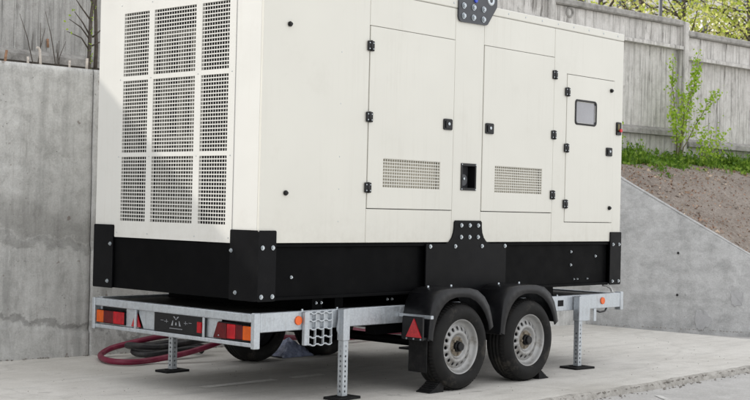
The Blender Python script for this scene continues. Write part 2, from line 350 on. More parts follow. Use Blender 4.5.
def tag(o, label, cat, group=None, kind=None):
    o['label'] = label; o['category'] = cat
    if group: o['group'] = group
    if kind: o['kind'] = kind
    return o
def struct(o, kind='structure', label=None):
    o['kind'] = kind
    if label: o['label'] = label
    return o
def holed(mb, u0, u1, w0, w1, holes, d0, d1, axis):
    """flat slab in (u,w) with rectangular holes, between depths d0 (outer) and d1; axis 'y' (u=x,w=z) or 'x' (u=y,w=z)"""
    us = sorted({u0, u1, *[h[0] for h in holes], *[h[1] for h in holes]}); ws = sorted({w0, w1, *[h[2] for h in holes], *[h[3] for h in holes]})
    def solid(i, j):
        if i < 0 or j < 0 or i >= len(us) - 1 or j >= len(ws) - 1: return False
        cu, cw = (us[i] + us[i + 1]) / 2, (ws[j] + ws[j + 1]) / 2
        return not any(h[0] < cu < h[1] and h[2] < cw < h[3] for h in holes)
    def P(u, w, d): return (u, d, w) if axis == 'y' else (d, u, w)
    idx = {}; v = []; f = []
    def V(i, j, k):
        if (i, j, k) not in idx: idx[(i, j, k)] = len(v); v.append(P(us[i], ws[j], d0 if k == 0 else d1))
        return idx[(i, j, k)]
    for i in range(len(us) - 1):
        for j in range(len(ws) - 1):
            if not solid(i, j): continue
            f.append((V(i, j, 0), V(i + 1, j, 0), V(i + 1, j + 1, 0), V(i, j + 1, 0))); f.append((V(i, j, 1), V(i, j + 1, 1), V(i + 1, j + 1, 1), V(i + 1, j, 1)))
            if not solid(i - 1, j): f.append((V(i, j, 0), V(i, j + 1, 0), V(i, j + 1, 1), V(i, j, 1)))
            if not solid(i + 1, j): f.append((V(i + 1, j, 0), V(i + 1, j, 1), V(i + 1, j + 1, 1), V(i + 1, j + 1, 0)))
            if not solid(i, j - 1): f.append((V(i, j, 0), V(i, j, 1), V(i + 1, j, 1), V(i + 1, j, 0)))
            if not solid(i, j + 1): f.append((V(i, j + 1, 0), V(i + 1, j + 1, 0), V(i + 1, j + 1, 1), V(i, j + 1, 1)))
    return mb.add(v, f)
def screen(mb, u0, u1, w0, w1, pu, pw, bu, bw, d, axis):
    nu = max(1, round((u1 - u0) / pu)); nw = max(1, round((w1 - w0) / pw)); pu = (u1 - u0) / nu; pw = (w1 - w0) / nw
    def B(a, b_, c, e, q0, q1):
        if axis == 'y': mb.box(a, b_, q0, q1, c, e)
        else: mb.box(q0, q1, a, b_, c, e)
    for j in range(nw + 1): w = w0 + j * pw; B(u0, u1, w - bw / 2, w + bw / 2, d, d + 0.003)
    for i in range(nu + 1): u = u0 + i * pu; B(u - bu / 2, u + bu / 2, w0, w1, d + 0.001, d + 0.0045)
def rrect(x0, x1, z0, z1, r, n=4):
    pts = []
    for cx, cz, a0 in ((x1 - r, z1 - r, 0), (x0 + r, z1 - r, 90), (x0 + r, z0 + r, 180), (x1 - r, z0 + r, 270)):
        for i in range(n + 1): a = R(a0 + 90 * i / n); pts.append((cx + r * math.cos(a), cz + r * math.sin(a)))
    return pts
# ================================================================ SETTING
FA = R(-6.0); FU = Vector((math.cos(FA), math.sin(FA), 0)); FN = Vector((math.sin(FA), -math.cos(FA), 0))   # fence direction, normal to camera side
def fence_y(x): return 10.30 + math.tan(FA) * (x - 10.0)
from mathutils import noise as mn
# road: one big sheet
g = MB().add([(-400, -400, -0.05), (600, -400, -0.05), (600, 600, -0.05), (-400, 600, -0.05)], [(0, 1, 2, 3)])
struct(g.build('road', 'road_concrete'), label='worn grey concrete roadway running in front of the raised slab')
# raised slab with a broken front edge
xs = [-30 + i * 1.0 for i in range(33)] + [3 + i * 0.06 for i in range(168)]
def edge_y(x):
    base = 5.30 + 0.03 * max(0, x - 8.9) + (0.035 * max(0, x - 10.3) ** 1.6)
    return base + 0.020 * (mn.noise((x * 1.9, 3.1, 0)) + 0.6 * mn.noise((x * 6.1, 7.7, 0)) + 0.5 * mn.noise((x * 17, 1.7, 0)))
g = MB(); v = []; f = []
for x in xs:
    e = edge_y(x); w = 0.015 + 0.05 * abs(mn.noise((x * 4.0, 9, 2)))
    v += [(x, 12.0, 0.0), (x, e + w + 0.02, 0.0), (x, e + w, -0.004 - 0.008 * abs(mn.noise((x * 9, 5, 1)))), (x, e, -0.028 + 0.016 * mn.noise((x * 11, 0, 4))), (x, e - 0.006 - 0.010 * mn.noise((x * 7, 2, 8)), -0.0505)]
for i in range(len(xs) - 1):
    f += [(i * 5 + 1, i * 5, (i + 1) * 5, (i + 1) * 5 + 1)]
slab = MB().add(v, f).build('pavement', 'slab_concrete'); struct(slab, label='raised pale concrete pad the trailer stands on')
ef = [(i * 5 + k + 1, i * 5 + k, (i + 1) * 5 + k, (i + 1) * 5 + k + 1) for i in range(len(xs) - 1) for k in (1, 2, 3)]
ed = MB().add(v, ef, True).build('slab_edge', 'edge_concrete', slab)
# loose grit along the broken edge, at the foot of the walls
g = MB()
def pebble(g, x, y, z, s):
    v = [Vector((random.gauss(0, 1), random.gauss(0, 1), random.gauss(0, 1))).normalized() for _ in range(6)]
    base = [(1, 0, 0), (-1, 0, 0), (0, 1, 0), (0, -1, 0), (0, 0, 1), (0, 0, -1)]
    v = [(x + s * (a + q.x * 0.35), y + s * (b_ + q.y * 0.35), z + s * 0.6 * (c + q.z * 0.3)) for (a, b_, c), q in zip(base, v)]
    g.add(v, [(0, 2, 4), (2, 1, 4), (1, 3, 4), (3, 0, 4), (2, 0, 5), (1, 2, 5), (3, 1, 5), (0, 3, 5)])
for i in range(420):
    x = random.uniform(6.5, 12.5); e = edge_y(x)
    y = e - abs(random.gauss(0, 0.05)) + 0.015; s = random.choice((0.003, 0.004, 0.006, 0.008, 0.013)) * random.uniform(0.7, 1.2)
    pebble(g, x, y, -0.05 + s * 0.4 if y < e - 0.02 else -0.012, s)
for i in range(260):
    x = random.uniform(4.5, 8.2); y = 9.365 - 0.105 * (x - 6.23) - 0.025 - abs(random.gauss(0, 0.03)); pebble(g, x, y, 0.004, random.uniform(0.004, 0.014))
for i in range(180):
    s = random.uniform(-0.4, 3.2); x = 13.231 + 0.358 * s - 0.04 - abs(random.gauss(0, 0.03)); y = 8.301 - 0.934 * s; pebble(g, x, y, 0.004, random.uniform(0.004, 0.012))
for i in range(260):
    x = random.uniform(5, 12.5); y = random.uniform(5.4, 8.8); pebble(g, x, y, 0.002, random.uniform(0.002, 0.006))
o = g.build('grit', 'stone'); tag(o, 'loose grit along the broken pad edge and at the foot of the walls', 'grit', kind='stuff')
# worn painted line under the trailer and one on the road
def stripe(x0, x1, yc, w, z, ang=0.0, org=(0, 0)):
    g = MB(); n = 24; v = []
    for i in range(n + 1):
        x = x0 + (x1 - x0) * i / n; dy = w / 2 * (1 + 0.25 * mn.noise((x * 14, 0, 2)))
        for s in (-1, 1):
            px, py = x, s * dy
            v.append((org[0] + px * math.cos(ang) - py * math.sin(ang), org[1] + yc + px * math.sin(ang) + py * math.cos(ang), z))
    return g.add(v, [(2 * i, 2 * i + 2, 2 * i + 3, 2 * i + 1) for i in range(n)])
for x0, x1 in ((6.06, 6.76), (6.93, 7.26)):
    struct(stripe(x0, x1, 7.20, 0.085, 0.004).build('painted_line', 'paint_line'), label='worn pale painted dash on the pad under the trailer')
struct(stripe(-0.8, 0.10, 0, 0.05, -0.046, R(50), (8.62, 5.02)).build('painted_line', 'faint_line'), label='faint pale line on the roadway at the lower right')

# ---- left retaining wall (local frame: u along wall, z up)
WA = R(-6.0)
def wall_obj(name, u0, u1, top, mat, parent, loc, face=0.0, du=0.03, dz=0.03, relief=None, thick=0.35):
    nu = int((u1 - u0) / du); v = []; f = []
    nz = 70
    for i in range(nu + 1):
        u = u0 + (u1 - u0) * i / nu; T = top(u)
        for j in range(nz + 1):
            z = -0.06 + (T + 0.06) * j / nz
            y = face + (relief(u, z) if relief else 0)
            if j == nz: y += 0.012
            v.append((u, y, z))
        v.append((u, thick, T + 0.004)); v.append((u, thick, -0.06))
    k = nz + 3
    for i in range(nu):
        for j in range(k - 1): f.append((i * k + j, (i + 1) * k + j, (i + 1) * k + j + 1, i * k + j + 1))
    f.append(tuple(range(k))); f.append(tuple(nu * k + j for j in range(k - 1, -1, -1)))
    me = bpy.data.meshes.new(name); me.from_pydata(v, [], f); me.materials.append(MATS[mat]); me.polygons.foreach_set('use_smooth', [True] * (len(f) - 2) + [False] * 2); me.update()
    o = bpy.data.objects.new(name, me); col.objects.link(o)
    if parent: o.parent = parent
    else: o.location = loc
    return o
WL0 = Vector((6.23, 9.34, 0))
lw = empty('retaining_wall', WL0, 'stained grey cast concrete retaining wall behind the rear of the trailer', 'wall'); lw.rotation_euler = (0, 0, WA)
def relief_l(u, z):
    y = 0.010 * mn.noise((u * 0.8, z * 0.8, 2)) + 0.004 * mn.noise((u * 5, z * 5, 1))
    s1 = 0.96 - 0.10 * u + 0.10 * mn.noise((u * 1.3, 4, 0)) + 0.03 * mn.noise((u * 6, 4, 0))
    s2 = 0.25 - 0.08 * u + 0.06 * mn.noise((u * 1.7, 8, 0)) + 0.03 * mn.noise((u * 7, 8, 0))
    s3 = 1.62 + 0.05 * mn.noise((u * 1.1, 12, 0))
    if z < s1: y -= 0.010
    if z < s2: y -= 0.014
    if z > s3: y += 0.005
    for s, a in ((s1, 0.012), (s2, 0.012), (s3, 0.006)):
        y += a * math.exp(-((z - s) / 0.02) ** 2)
    return y
top_l = lambda u: 2.41 - (0.0 if u < 2.5 else 0.11 * (u - 2.5))
for a, b_ in ((-9.0, -2.1), (-2.095, 0.335), (0.345, 2.8), (2.81, 6.95)):
    o = wall_obj('wall_section', a, b_, top_l, 'wall_concrete', lw, None, relief=relief_l, du=0.035)
    o['label'] = 'cast section of the grey retaining wall'
cw, sw = math.cos(WA), math.sin(WA)
for (px, h_, tilt, mat, rr, hook) in ((5.80, 0.095, 0.15, 'rust_bar', 0.011, 0), (6.0, 0.060, 0.0, 'cement_bar', 0.010, 0), (6.115, 0.125, -0.1, 'cement_bar', 0.011, 1), (6.375, 0.062, 0.0, 'cement_bar', 0.010, 0), (6.535, 0.095, 0.03, 'cement_bar', 0.012, 0)):
    u = (px - WL0.x) / cw
    pts = [(u, 0.07, 2.39), (u + tilt * h_ * 0.5, 0.07, 2.41 + h_ * 0.5), (u + tilt * h_, 0.07, 2.41 + h_)]
    if hook: pts += [(u - 0.02, 0.07, 2.41 + h_ + 0.012), (u - 0.04, 0.07, 2.41 + h_ + 0.02)]
    me = MB().tube(pts, rr, 7).mesh('rebar_stub', mat); o = bpy.data.objects.new('rebar_stub', me); col.objects.link(o); o.parent = lw

# ---- right wing wall: local u runs from the far end towards the camera
RA = R(-69.0)
WR0 = Vector((13.231, 8.301, 0))
rw = empty('wing_wall', WR0, 'pale grey concrete wing wall with a sloping top below the earth bank', 'wall'); rw.rotation_euler = (0, 0, RA)
top_r = lambda u: max(0.02, 1.709 - 0.5745 * u)
def relief_r(u, z):
    return 0.006 * mn.noise((u * 0.9, z * 0.9, 22)) + 0.004 * mn.noise((u * 4, z * 9, 21)) + 0.002 * mn.noise((u * 14, z * 14, 21)) + (0.012 * math.exp(-((u - 0.668 - 0.01 * mn.noise((z * 3, 1, 1))) / 0.018) ** 2))
# local +y must point away from the camera side: wall direction (0.358,-0.934), left normal (0.934,0.358) -> +X side
o = wall_obj('wall_section', -0.75, 3.2, top_r, 'wing_concrete', rw, None, relief=relief_r, du=0.03, thick=0.24); o['label'] = 'smooth pale face of the wing wall'
# trowelled rounded coping bead along the sloping top
pts = [(u, 0.012, top_r(u) + 0.001) for u in [-0.75 + 0.1 * i for i in range(37)]]
me = MB().tube(pts, [0.014 + 0.003 * mn.noise((p[0] * 5, 1, 3)) for p in pts], 7).mesh('top_edge', 'wing_concrete'); o = bpy.data.objects.new('top_edge', me); col.objects.link(o); o.parent = rw
def blob(n, ru, rz, seed):
    return [((1 + 0.55 * mn.noise((math.cos(a) * 1.5, math.sin(a) * 1.5, seed))) * ru * math.copysign(abs(math.cos(a)) ** 0.7, math.cos(a)), (1 + 0.5 * mn.noise((math.cos(a) * 3, math.sin(a) * 2, seed + 5))) * rz * math.copysign(abs(math.sin(a)) ** 0.7, math.sin(a))) for a in [2 * math.pi * i / n for i in range(n)]]
for (u, z, ru, rz, sd) in ((1.33, 0.375, 0.075, 0.085, 3), (0.945, 0.105, 0.085, 0.12, 9)):
    g = MB(); bl = blob(44, ru, rz, sd)
    vin = [(u + a * 0.90, -0.009, z + c * 0.90) for a, c in bl]; vout = [(u + a, 0.012, z + c) for a, c in bl]; n = len(bl)
    g.add(vin + vout, [tuple(range(n))] + [(i, n + i, n + (i + 1) % n, (i + 1) % n) for i in range(n)])
    me = g.mesh('repair_patch', 'patch_concrete'); o = bpy.data.objects.new('repair_patch', me); col.objects.link(o); o.parent = rw; o['label'] = 'darker round mortar patch on the wing wall'
for u, z in ((0.668, 0.863), (0.668, 0.383)):
    me = MB().cyl((u, 0.02, z), (0, -1, 0), 0.014, 0.014, 0.024, 10).mesh('tie_hole', 'gasket'); o = bpy.data.objects.new('tie_hole', me); col.objects.link(o); o.parent = rw; o['label'] = 'small dark plugged tie hole'

# ---- earth bank behind the wing wall, and the ground up to the fence
def bank_z(d):
    P = [(-0.5, 2.03), (0.0, 2.02), (0.55, 1.99), (1.0, 1.92), (1.65, 1.70), (2.94, 0.87), (4.4, -0.05), (7, -0.8)]
    for (a, za), (b_, zb) in zip(P, P[1:]):
        if d <= b_: return za + (zb - za) * (d - a) / (b_ - a)
    return -0.8
def wall_x(d):   # x on the wing wall back face at fence distance d
    return 13.231 + (d - 1.65) * (13.751 - 13.231) / (2.94 - 1.65)
v = []; f = []; nd = 66; xoff = [0.07 * i for i in range(120)] + [8.4 + 0.4 * i for i in range(1, 60)]
for j in range(nd + 1):
    d = -0.3 + 5.1 * j / nd
    for q in xoff:
        x = wall_x(d) + 0.06 + q; y = fence_y(x) - d / math.cos(FA)
        z = bank_z(d) - 0.03 + (0.05 * mn.noise((x * 1.2, y * 1.2, 1)) + 0.040 * mn.noise((x * 3.1, y * 3.1, 1)) + 0.030 * abs(mn.noise((x * 9, y * 9, 1)))) * min(1, 0.25 + q * 1.5)
        v.append((x, y, z))
nx = len(xoff)
f = [(j * nx + i, (j + 1) * nx + i, (j + 1) * nx + i + 1, j * nx + i + 1) for j in range(nd) for i in range(nx - 1)]
bank = MB().add(v, f, True).build('earth_bank', 'earth'); struct(bank, label='bare brown earth bank sloping down from the fence')
v = []; f = []
for i in range(40):
    x = -4 + i * 0.46; yw = 9.34 - 0.105 * (x - 6.23) + 0.2; yf = fence_y(x) + 0.35
    zt = 2.36 if x < 9 else 2.36 - 0.11 * (x - 9)
    v += [(x, yw, zt), (x, yf, max(zt, 2.14) if x > 9 else 2.36)]
f = [(2 * i, 2 * i + 2, 2 * i + 3, 2 * i + 1) for i in range(39)]
struct(MB().add(v, f).build('earth_strip', 'earth'), label='strip of earth between the retaining wall and the fence')
v = []
for x in (-200, 400): v += [(x, fence_y(x) + 0.15, 2.05), (x, fence_y(x) + 400, 2.05)]
struct(MB().add(v, [(0, 2, 3, 1)]).build('ground', 'earth'), label='ground on the far side of the fence')
# dead leaves and twigs on the bank
g = MB()
for i in range(6500):
    d = 0.7 + 3.4 * random.random(); x = wall_x(d) + 0.1 + 6.5 * random.random() ** 1.4; y = fence_y(x) - d
    z = bank_z(d) - 0.03 + 0.05 * mn.noise((x * 1.2, y * 1.2, 1)) + 0.040 * mn.noise((x * 3.1, y * 3.1, 1)) + 0.030 * abs(mn.noise((x * 9, y * 9, 1))) + 0.012
    s = random.uniform(0.008, 0.030) * (1.5 if random.random() < 0.05 else 0.65); a = random.random() * 6.3; tl = random.uniform(-0.8, 0.8); t2 = random.uniform(-0.8, 0.8)
    ca, sa = math.cos(a) * s, math.sin(a) * s; w = random.uniform(0.3, 0.7)
    g.add([(x - ca, y - sa, z - tl * s), (x + sa * w, y - ca * w, z + t2 * s), (x + ca, y + sa, z + tl * s), (x - sa * w, y + ca * w, z - t2 * s)], [(0, 1, 2, 3)])
gc = MB()
for i in range(900):
    d = 0.6 + 3.4 * random.random(); x = wall_x(d) + 0.12 + 6.0 * random.random() ** 1.3; y = fence_y(x) - d
    z = bank_z(d) - 0.03 + 0.05 * mn.noise((x * 1.2, y * 1.2, 1)) + 0.040 * mn.noise((x * 3.1, y * 3.1, 1)) + 0.030 * abs(mn.noise((x * 9, y * 9, 1)))
    pebble(gc, x, y, z, random.choice((0.010, 0.014, 0.020, 0.032)) * random.uniform(0.7, 1.3))
oc = gc.build('soil_clods', 'earth'); tag(oc, 'small clods of earth and stones strewn over the bank', 'soil', kind='stuff')
o = g.build('leaf_litter', 'dead_leaf'); tag(o, 'dry brown leaf litter scattered over the earth bank', 'leaf litter', kind='stuff')

# ---- concrete panel fence
fe = empty('concrete_fence', (10.0, 10.30, 0), 'weathered ribbed concrete panel fence stepping down along the bank', 'fence'); fe.rotation_euler = (0, 0, FA)
def fpart(name, mb, mat, label=None, parent=None):
    me = mb.mesh(name, mat); o = bpy.data.objects.new(name, me); col.objects.link(o); o.parent = parent or fe
    if label: o['label'] = label
    return o
posts = [-13.2 + 2.905 * i for i in range(13)]       # u positions; one falls at px 546, the next at px 682
off = 3.93 - posts[6] if False else None
posts = [3.935 + 2.885 * k for k in range(-6, 7)]
def panel_top(k):  # k index of the left post
    tab = {-6: 4.28, -5: 4.26, -4: 4.24, -3: 4.22, -2: 4.19, -1: 4.14, 0: 4.06, 1: 3.93, 2: 3.83, 3: 3.73, 4: 3.63, 5: 3.53}
    return tab[k]
for k in range(-6, 6):
    a = posts[k + 6] + 0.09; b_ = posts[k + 7] - 0.09; T = panel_top(k); lr = T - 1.57; bot = T - 2.3
    # ribbed panel sheet: formwork boards of uneven width
    g = MB(); rnd = random.Random(k * 7 + 1); u = a; us = []
    while u < b_ - 0.05:
        w = rnd.uniform(0.07, 0.16); us.append((u, min(u + w, b_), rnd.uniform(-0.005, 0.005))); u += w
    prof = []
    for (p, q, dy) in us: gd = rnd.choice((0.0008, 0.0015, 0.003, 0.006)); prof += [(p + 0.002, dy + gd), (p + 0.008, dy), (q - 0.012, dy + rnd.uniform(-0.005, 0.005)), (q - 0.002, dy + gd)]
    zz = [bot, lr - 0.075, T - 0.39, T - 0.04]
    v = []; f = []
    for (pu, py) in prof:
        for z in zz: v.append((pu, py, z))
    for i in range(len(prof) - 1):
        for j in range(3): f.append((i * 4 + j, (i + 1) * 4 + j, (i + 1) * 4 + j + 1, i * 4 + j + 1))
    n = len(prof); v += [(a, 0.10, bot), (a, 0.10, T - 0.04), (b_, 0.10, bot), (b_, 0.10, T - 0.04)]
    f.append((n * 4, n * 4 + 1, n * 4 + 3, n * 4 + 2)); g.add(v, f)
    pn = fpart('fence_panel', g, 'fence_concrete_dark' if k <= -2 else 'fence_concrete')
    fpart('upper_band', MB().cbox(a, b_, -0.030, 0.02, T - 0.36, T - 0.085, 0.006), 'fence_concrete', None, pn)
    fpart('coping', MB().cbox(a - 0.02, b_ + 0.02, -0.095, 0.13, T - 0.085, T, 0.016), 'coping_concrete', None, pn)
    fpart('ledge', MB().prism([(-0.012, T - 0.42), (-0.110, T - 0.420), (-0.110, T - 0.375), (-0.012, T - 0.345)], 'x', a, b_), 'fence_concrete', None, pn)
    fpart('ledge', MB().prism([(-0.002, lr - 0.085), (-0.105, lr - 0.085), (-0.105, lr - 0.02), (-0.002, lr + 0.03)], 'x', a, b_), 'coping_concrete', None, pn)
for k in range(-6, 7):
    T = panel_top(min(k, 5)) + (0.02 if k < 1 else 0.06) + (0.06 if k == 1 else 0); u = posts[k + 6]
    fpart('fence_post', MB().cbox(u - 0.095, u + 0.095, -0.075, 0.14, T - 2.5, T, 0.015), 'fence_concrete')
    fpart('post_rib', MB().cbox(u - 0.085, u - 0.045, -0.10, -0.074, T - 2.5, T - 0.01, 0.006), 'coping_concrete')
# rusty iron bits on the fence, and a cast lifting eye
fpart('iron_stub', MB().tube([(-3.06, -0.02, 2.80), (-3.06, -0.03, 2.72)], 0.012, 6), 'rust_bar', 'rusty iron stub on the fence panel')
fpart('lifting_eye', MB().lathe_y(4.33, 3.90, [(0.045, -0.034), (0.060, -0.055), (0.075, -0.034)], 18), 'coping_concrete', 'small round lifting eye cast in the fence')

# ---- plants ------------------------------------------------------
def leaf_quad(g, p, n, s, w=0.6):
    n = n.normalized(); u = n.orthogonal().normalized(); q = random.random() * 6.28; d = u * math.cos(q) + n.cross(u) * math.sin(q); e = n.cross(d)
    g.add([p - d * s, p + e * s * w - d * s * 0.1 + n * s * 0.12, p + d * s, p - e * s * w - d * s * 0.1 + n * s * 0.12], [(0, 1, 2, 3)])
def rv(s=1): return Vector((random.gauss(0, s), random.gauss(0, s), random.gauss(0, s)))
# grass and weeds along the fence foot
g = MB()
def surf(x, d):
    y = fence_y(x) - d
    return Vector((x, y, bank_z(d) - 0.03 + 0.05 * mn.noise((x * 1.2, y * 1.2, 1)) + 0.040 * mn.noise((x * 3.1, y * 3.1, 1))))
for i in range(1900):
    x = 13.0 + 8.5 * random.random(); d = 0.10 + abs(random.gauss(0, 0.40))
    dens = 0.35 + 1.2 * mn.noise((x * 0.9, 5, 0)) + (0.5 if x < 16.6 else 0.25)
    if random.random() > dens or d > 1.6: continue
    if x < wall_x(d) + 0.1: continue
    p = surf(x, d); hgt = random.uniform(0.05, 0.23) * max(0.25, 0.75 + 1.3 * mn.noise((x * 1.7, d * 2, 6))) * (1.0 if d < 0.8 else 0.6)
    for k in range(random.randint(7, 14)):
        a = random.random() * 6.28; ln = hgt * random.uniform(0.6, 1.2); lean = random.uniform(0.15, 0.75)
        b0 = p + Vector((random.gauss(0, 0.035), random.gauss(0, 0.035), -0.01)); dr = Vector((math.cos(a), math.sin(a), 0)); sd = Vector((-dr.y, dr.x, 0)) * random.uniform(0.004, 0.009)
        m1 = b0 + dr * ln * lean * 0.35 + Vector((0, 0, ln * 0.6)); tip = b0 + dr * ln * lean + Vector((0, 0, ln))
        g.add([b0 - sd, b0 + sd, m1 + sd * 0.9, m1 - sd * 0.9, tip], [(0, 1, 2, 3), (3, 2, 4)])
    for k in range(random.randint(2, 14)):
        leaf_quad(g, p + Vector((random.gauss(0, 0.06), random.gauss(0, 0.06), random.uniform(0.02, max(0.03, hgt * 1.1)))), rv() + Vector((0, -0.3, 1)), random.uniform(0.014, 0.034), 0.75)
o = g.build('grass', 'grass_leaf'); tag(o, 'green grass and weeds growing along the foot of the fence', 'grass', kind='stuff')

def shrub(name, label, cat, base, stems, leafmat_, stemmat, leaf_s, per, droop=0.0, spread=0.05, group=None, bare=0.25, rad=0.010):
    root = empty(name, base, label, cat, group); B = Vector(base); lg = MB()
    for pts in stems:
        P = [Vector(p) for p in pts]; fine = []
        for a, c in zip(P, P[1:]):
            for q in range(6): fine.append(a.lerp(c, q / 6) + rv(0.004))
        fine.append(P[-1]); k = len(fine)
        MB().tube(fine, [rad * (1 - 0.75 * i / k) for i in range(k)], 6).build('stem', stemmat, root)
        for i in range(int(k * bare), k):
            for _ in range(per):
                if random.random() < 0.25: continue
                p = fine[i] + rv(spread) ; leaf_quad(lg, p, rv() + Vector((-0.5, -0.6, 0.7)), leaf_s * random.uniform(0.55, 1.2), 0.8)
    lg.build('foliage', leafmat_, root); return root
shrub('young_shrub', 'young shrub with thin upright stems and fresh green leaves against the fence post', 'shrub', (16.25, 9.30, 2.12),
      [[(16.25, 9.3, 2.1), (16.12, 9.27, 2.6), (15.98, 9.25, 3.05), (15.93, 9.22, 3.42)],
       [(16.27, 9.3, 2.1), (16.42, 9.26, 2.7), (16.55, 9.22, 3.2), (16.58, 9.2, 3.55)],
       [(16.30, 9.3, 2.1), (16.52, 9.22, 2.5), (16.80, 9.16, 2.85), (17.02, 9.12, 3.05)],
       [(16.22, 9.3, 2.1), (16.05, 9.20, 2.35), (15.85, 9.12, 2.55), (15.72, 9.1, 2.66)],
       [(16.26, 9.3, 2.1), (16.30, 9.24, 2.7), (16.47, 9.2, 3.1), (16.50, 9.18, 3.3)],
       [(16.24, 9.3, 2.1), (16.20, 9.2, 2.4), (16.14, 9.15, 2.75), (16.02, 9.13, 2.95)]], 'leaf_shrub', 'green_stem', 0.025, 17, spread=0.040, bare=0.28)
shrub('low_weed_clump', 'leafy weed clump at the foot of the young shrub', 'weed', (16.55, 9.10, 2.08),
      [[(16.55, 9.1, 2.05), (16.4, 9.0, 2.25), (16.25, 8.95, 2.36)], [(16.55, 9.1, 2.05), (16.75, 9.0, 2.22), (16.9, 8.95, 2.42)], [(16.55, 9.1, 2.05), (16.6, 9.0, 2.3), (16.6, 8.98, 2.5)]],
      'leaf_shrub', 'green_stem', 0.024, 14, spread=0.07, bare=0.1, rad=0.006)
shrub('low_weed_clump', 'leafy weed clump beside the front corner of the generator', 'weed', (14.6, 9.55, 2.1),
      [[(14.6, 9.55, 2.05), (14.5, 9.5, 2.25), (14.42, 9.45, 2.4)], [(14.6, 9.55, 2.05), (14.75, 9.45, 2.25), (14.9, 9.42, 2.4)], [(14.6, 9.55, 2.05), (14.62, 9.42, 2.3), (14.65, 9.4, 2.52)]],
      'leaf_shrub', 'green_stem', 0.024, 14, spread=0.08, bare=0.1, rad=0.006)
shrub('low_weed_clump', 'leafy weed clump under the fence at the right edge', 'weed', (18.2, 9.1, 2.1),
      [[(18.2, 9.1, 2.05), (18.1, 9.0, 2.25), (18.0, 8.95, 2.4)], [(18.2, 9.1, 2.05), (18.3, 9.0, 2.22), (18.45, 8.95, 2.36)]],
      'leaf_shrub', 'green_stem', 0.024, 14, spread=0.07, bare=0.1, rad=0.006)
# thin sapling behind the rear corner of the generator
sp = empty('sapling', (7.01, 10.0, 2.36), 'thin dark sapling with tiny green buds between the wall and the fence', 'sapling')
trunk = [(7.01, 10.0, 2.3), (7.00, 10.0, 2.55), (7.005, 10.0, 2.8), (7.01, 10.0, 2.95), (7.03, 10.0, 3.12), (7.06, 10.0, 3.4), (7.08, 10.0, 3.8)]
MB().tube(trunk, [0.020, 0.018, 0.017, 0.016, 0.015, 0.012, 0.005], 8).build('trunk', 'bark', sp)
MB().tube([(7.10, 10.05, 2.3), (7.11, 10.05, 2.7), (7.09, 10.05, 3.1), (7.10, 10.05, 3.6)], [0.020, 0.018, 0.015, 0.007], 8).build('trunk', 'bark', sp)
lg = MB()
for br in ([(7.00, 10, 2.80), (6.90, 9.97, 2.90), (6.80, 9.95, 2.98)], [(7.0, 10, 2.76), (6.92, 10.02, 2.86), (6.80, 10.03, 2.92)], [(7.01, 10, 2.93), (6.90, 10, 3.04), (6.82, 10, 3.13)],
           [(7.0, 10, 2.66), (6.90, 9.98, 2.76), (6.74, 9.97, 2.80)], [(7.03, 10, 2.78), (7.08, 9.96, 2.84), (7.16, 9.94, 2.92)], [(7.02, 10, 2.7), (7.09, 9.98, 2.74), (7.16, 9.97, 2.75)], [(7.04, 10, 3.05), (6.97, 9.98, 3.15), (6.92, 9.97, 3.25)]):
    MB().tube(br, [0.008, 0.006, 0.003], 6).build('branch', 'bark', sp)
    p = Vector(br[-1])
    for q in range(2): leaf_quad(lg, p + rv(0.02), rv() + Vector((-0.5, -0.5, 0.5)), 0.016)
for i in range(90):
    z = random.uniform(2.42, 3.3); leaf_quad(lg, Vector((7.005 + random.gauss(0, 0.014), 9.985 + random.gauss(0, 0.012), z)), rv() + Vector((-0.5, -0.6, 0.3)), random.uniform(0.006, 0.013))
lg.build('foliage', 'leaf_shrub', sp)
for q in range(7):
    x = 6.90 - q * 0.045
    ln = random.uniform(0.25, 0.75); le = random.uniform(-0.22, 0.18); yq = 10.25 + random.uniform(-0.1, 0.15)
    pts = [(x, yq, 2.3), (x + le * 0.2 + random.gauss(0, 0.015), yq, 2.3 + ln * 0.35), (x + le * 0.6 + random.gauss(0, 0.02), yq, 2.3 + ln * 0.7), (x + le, yq, 2.3 + ln)]
    MB().tube(pts, [0.006, 0.005, 0.004, 0.002], 5).build('branch', 'bark', sp)

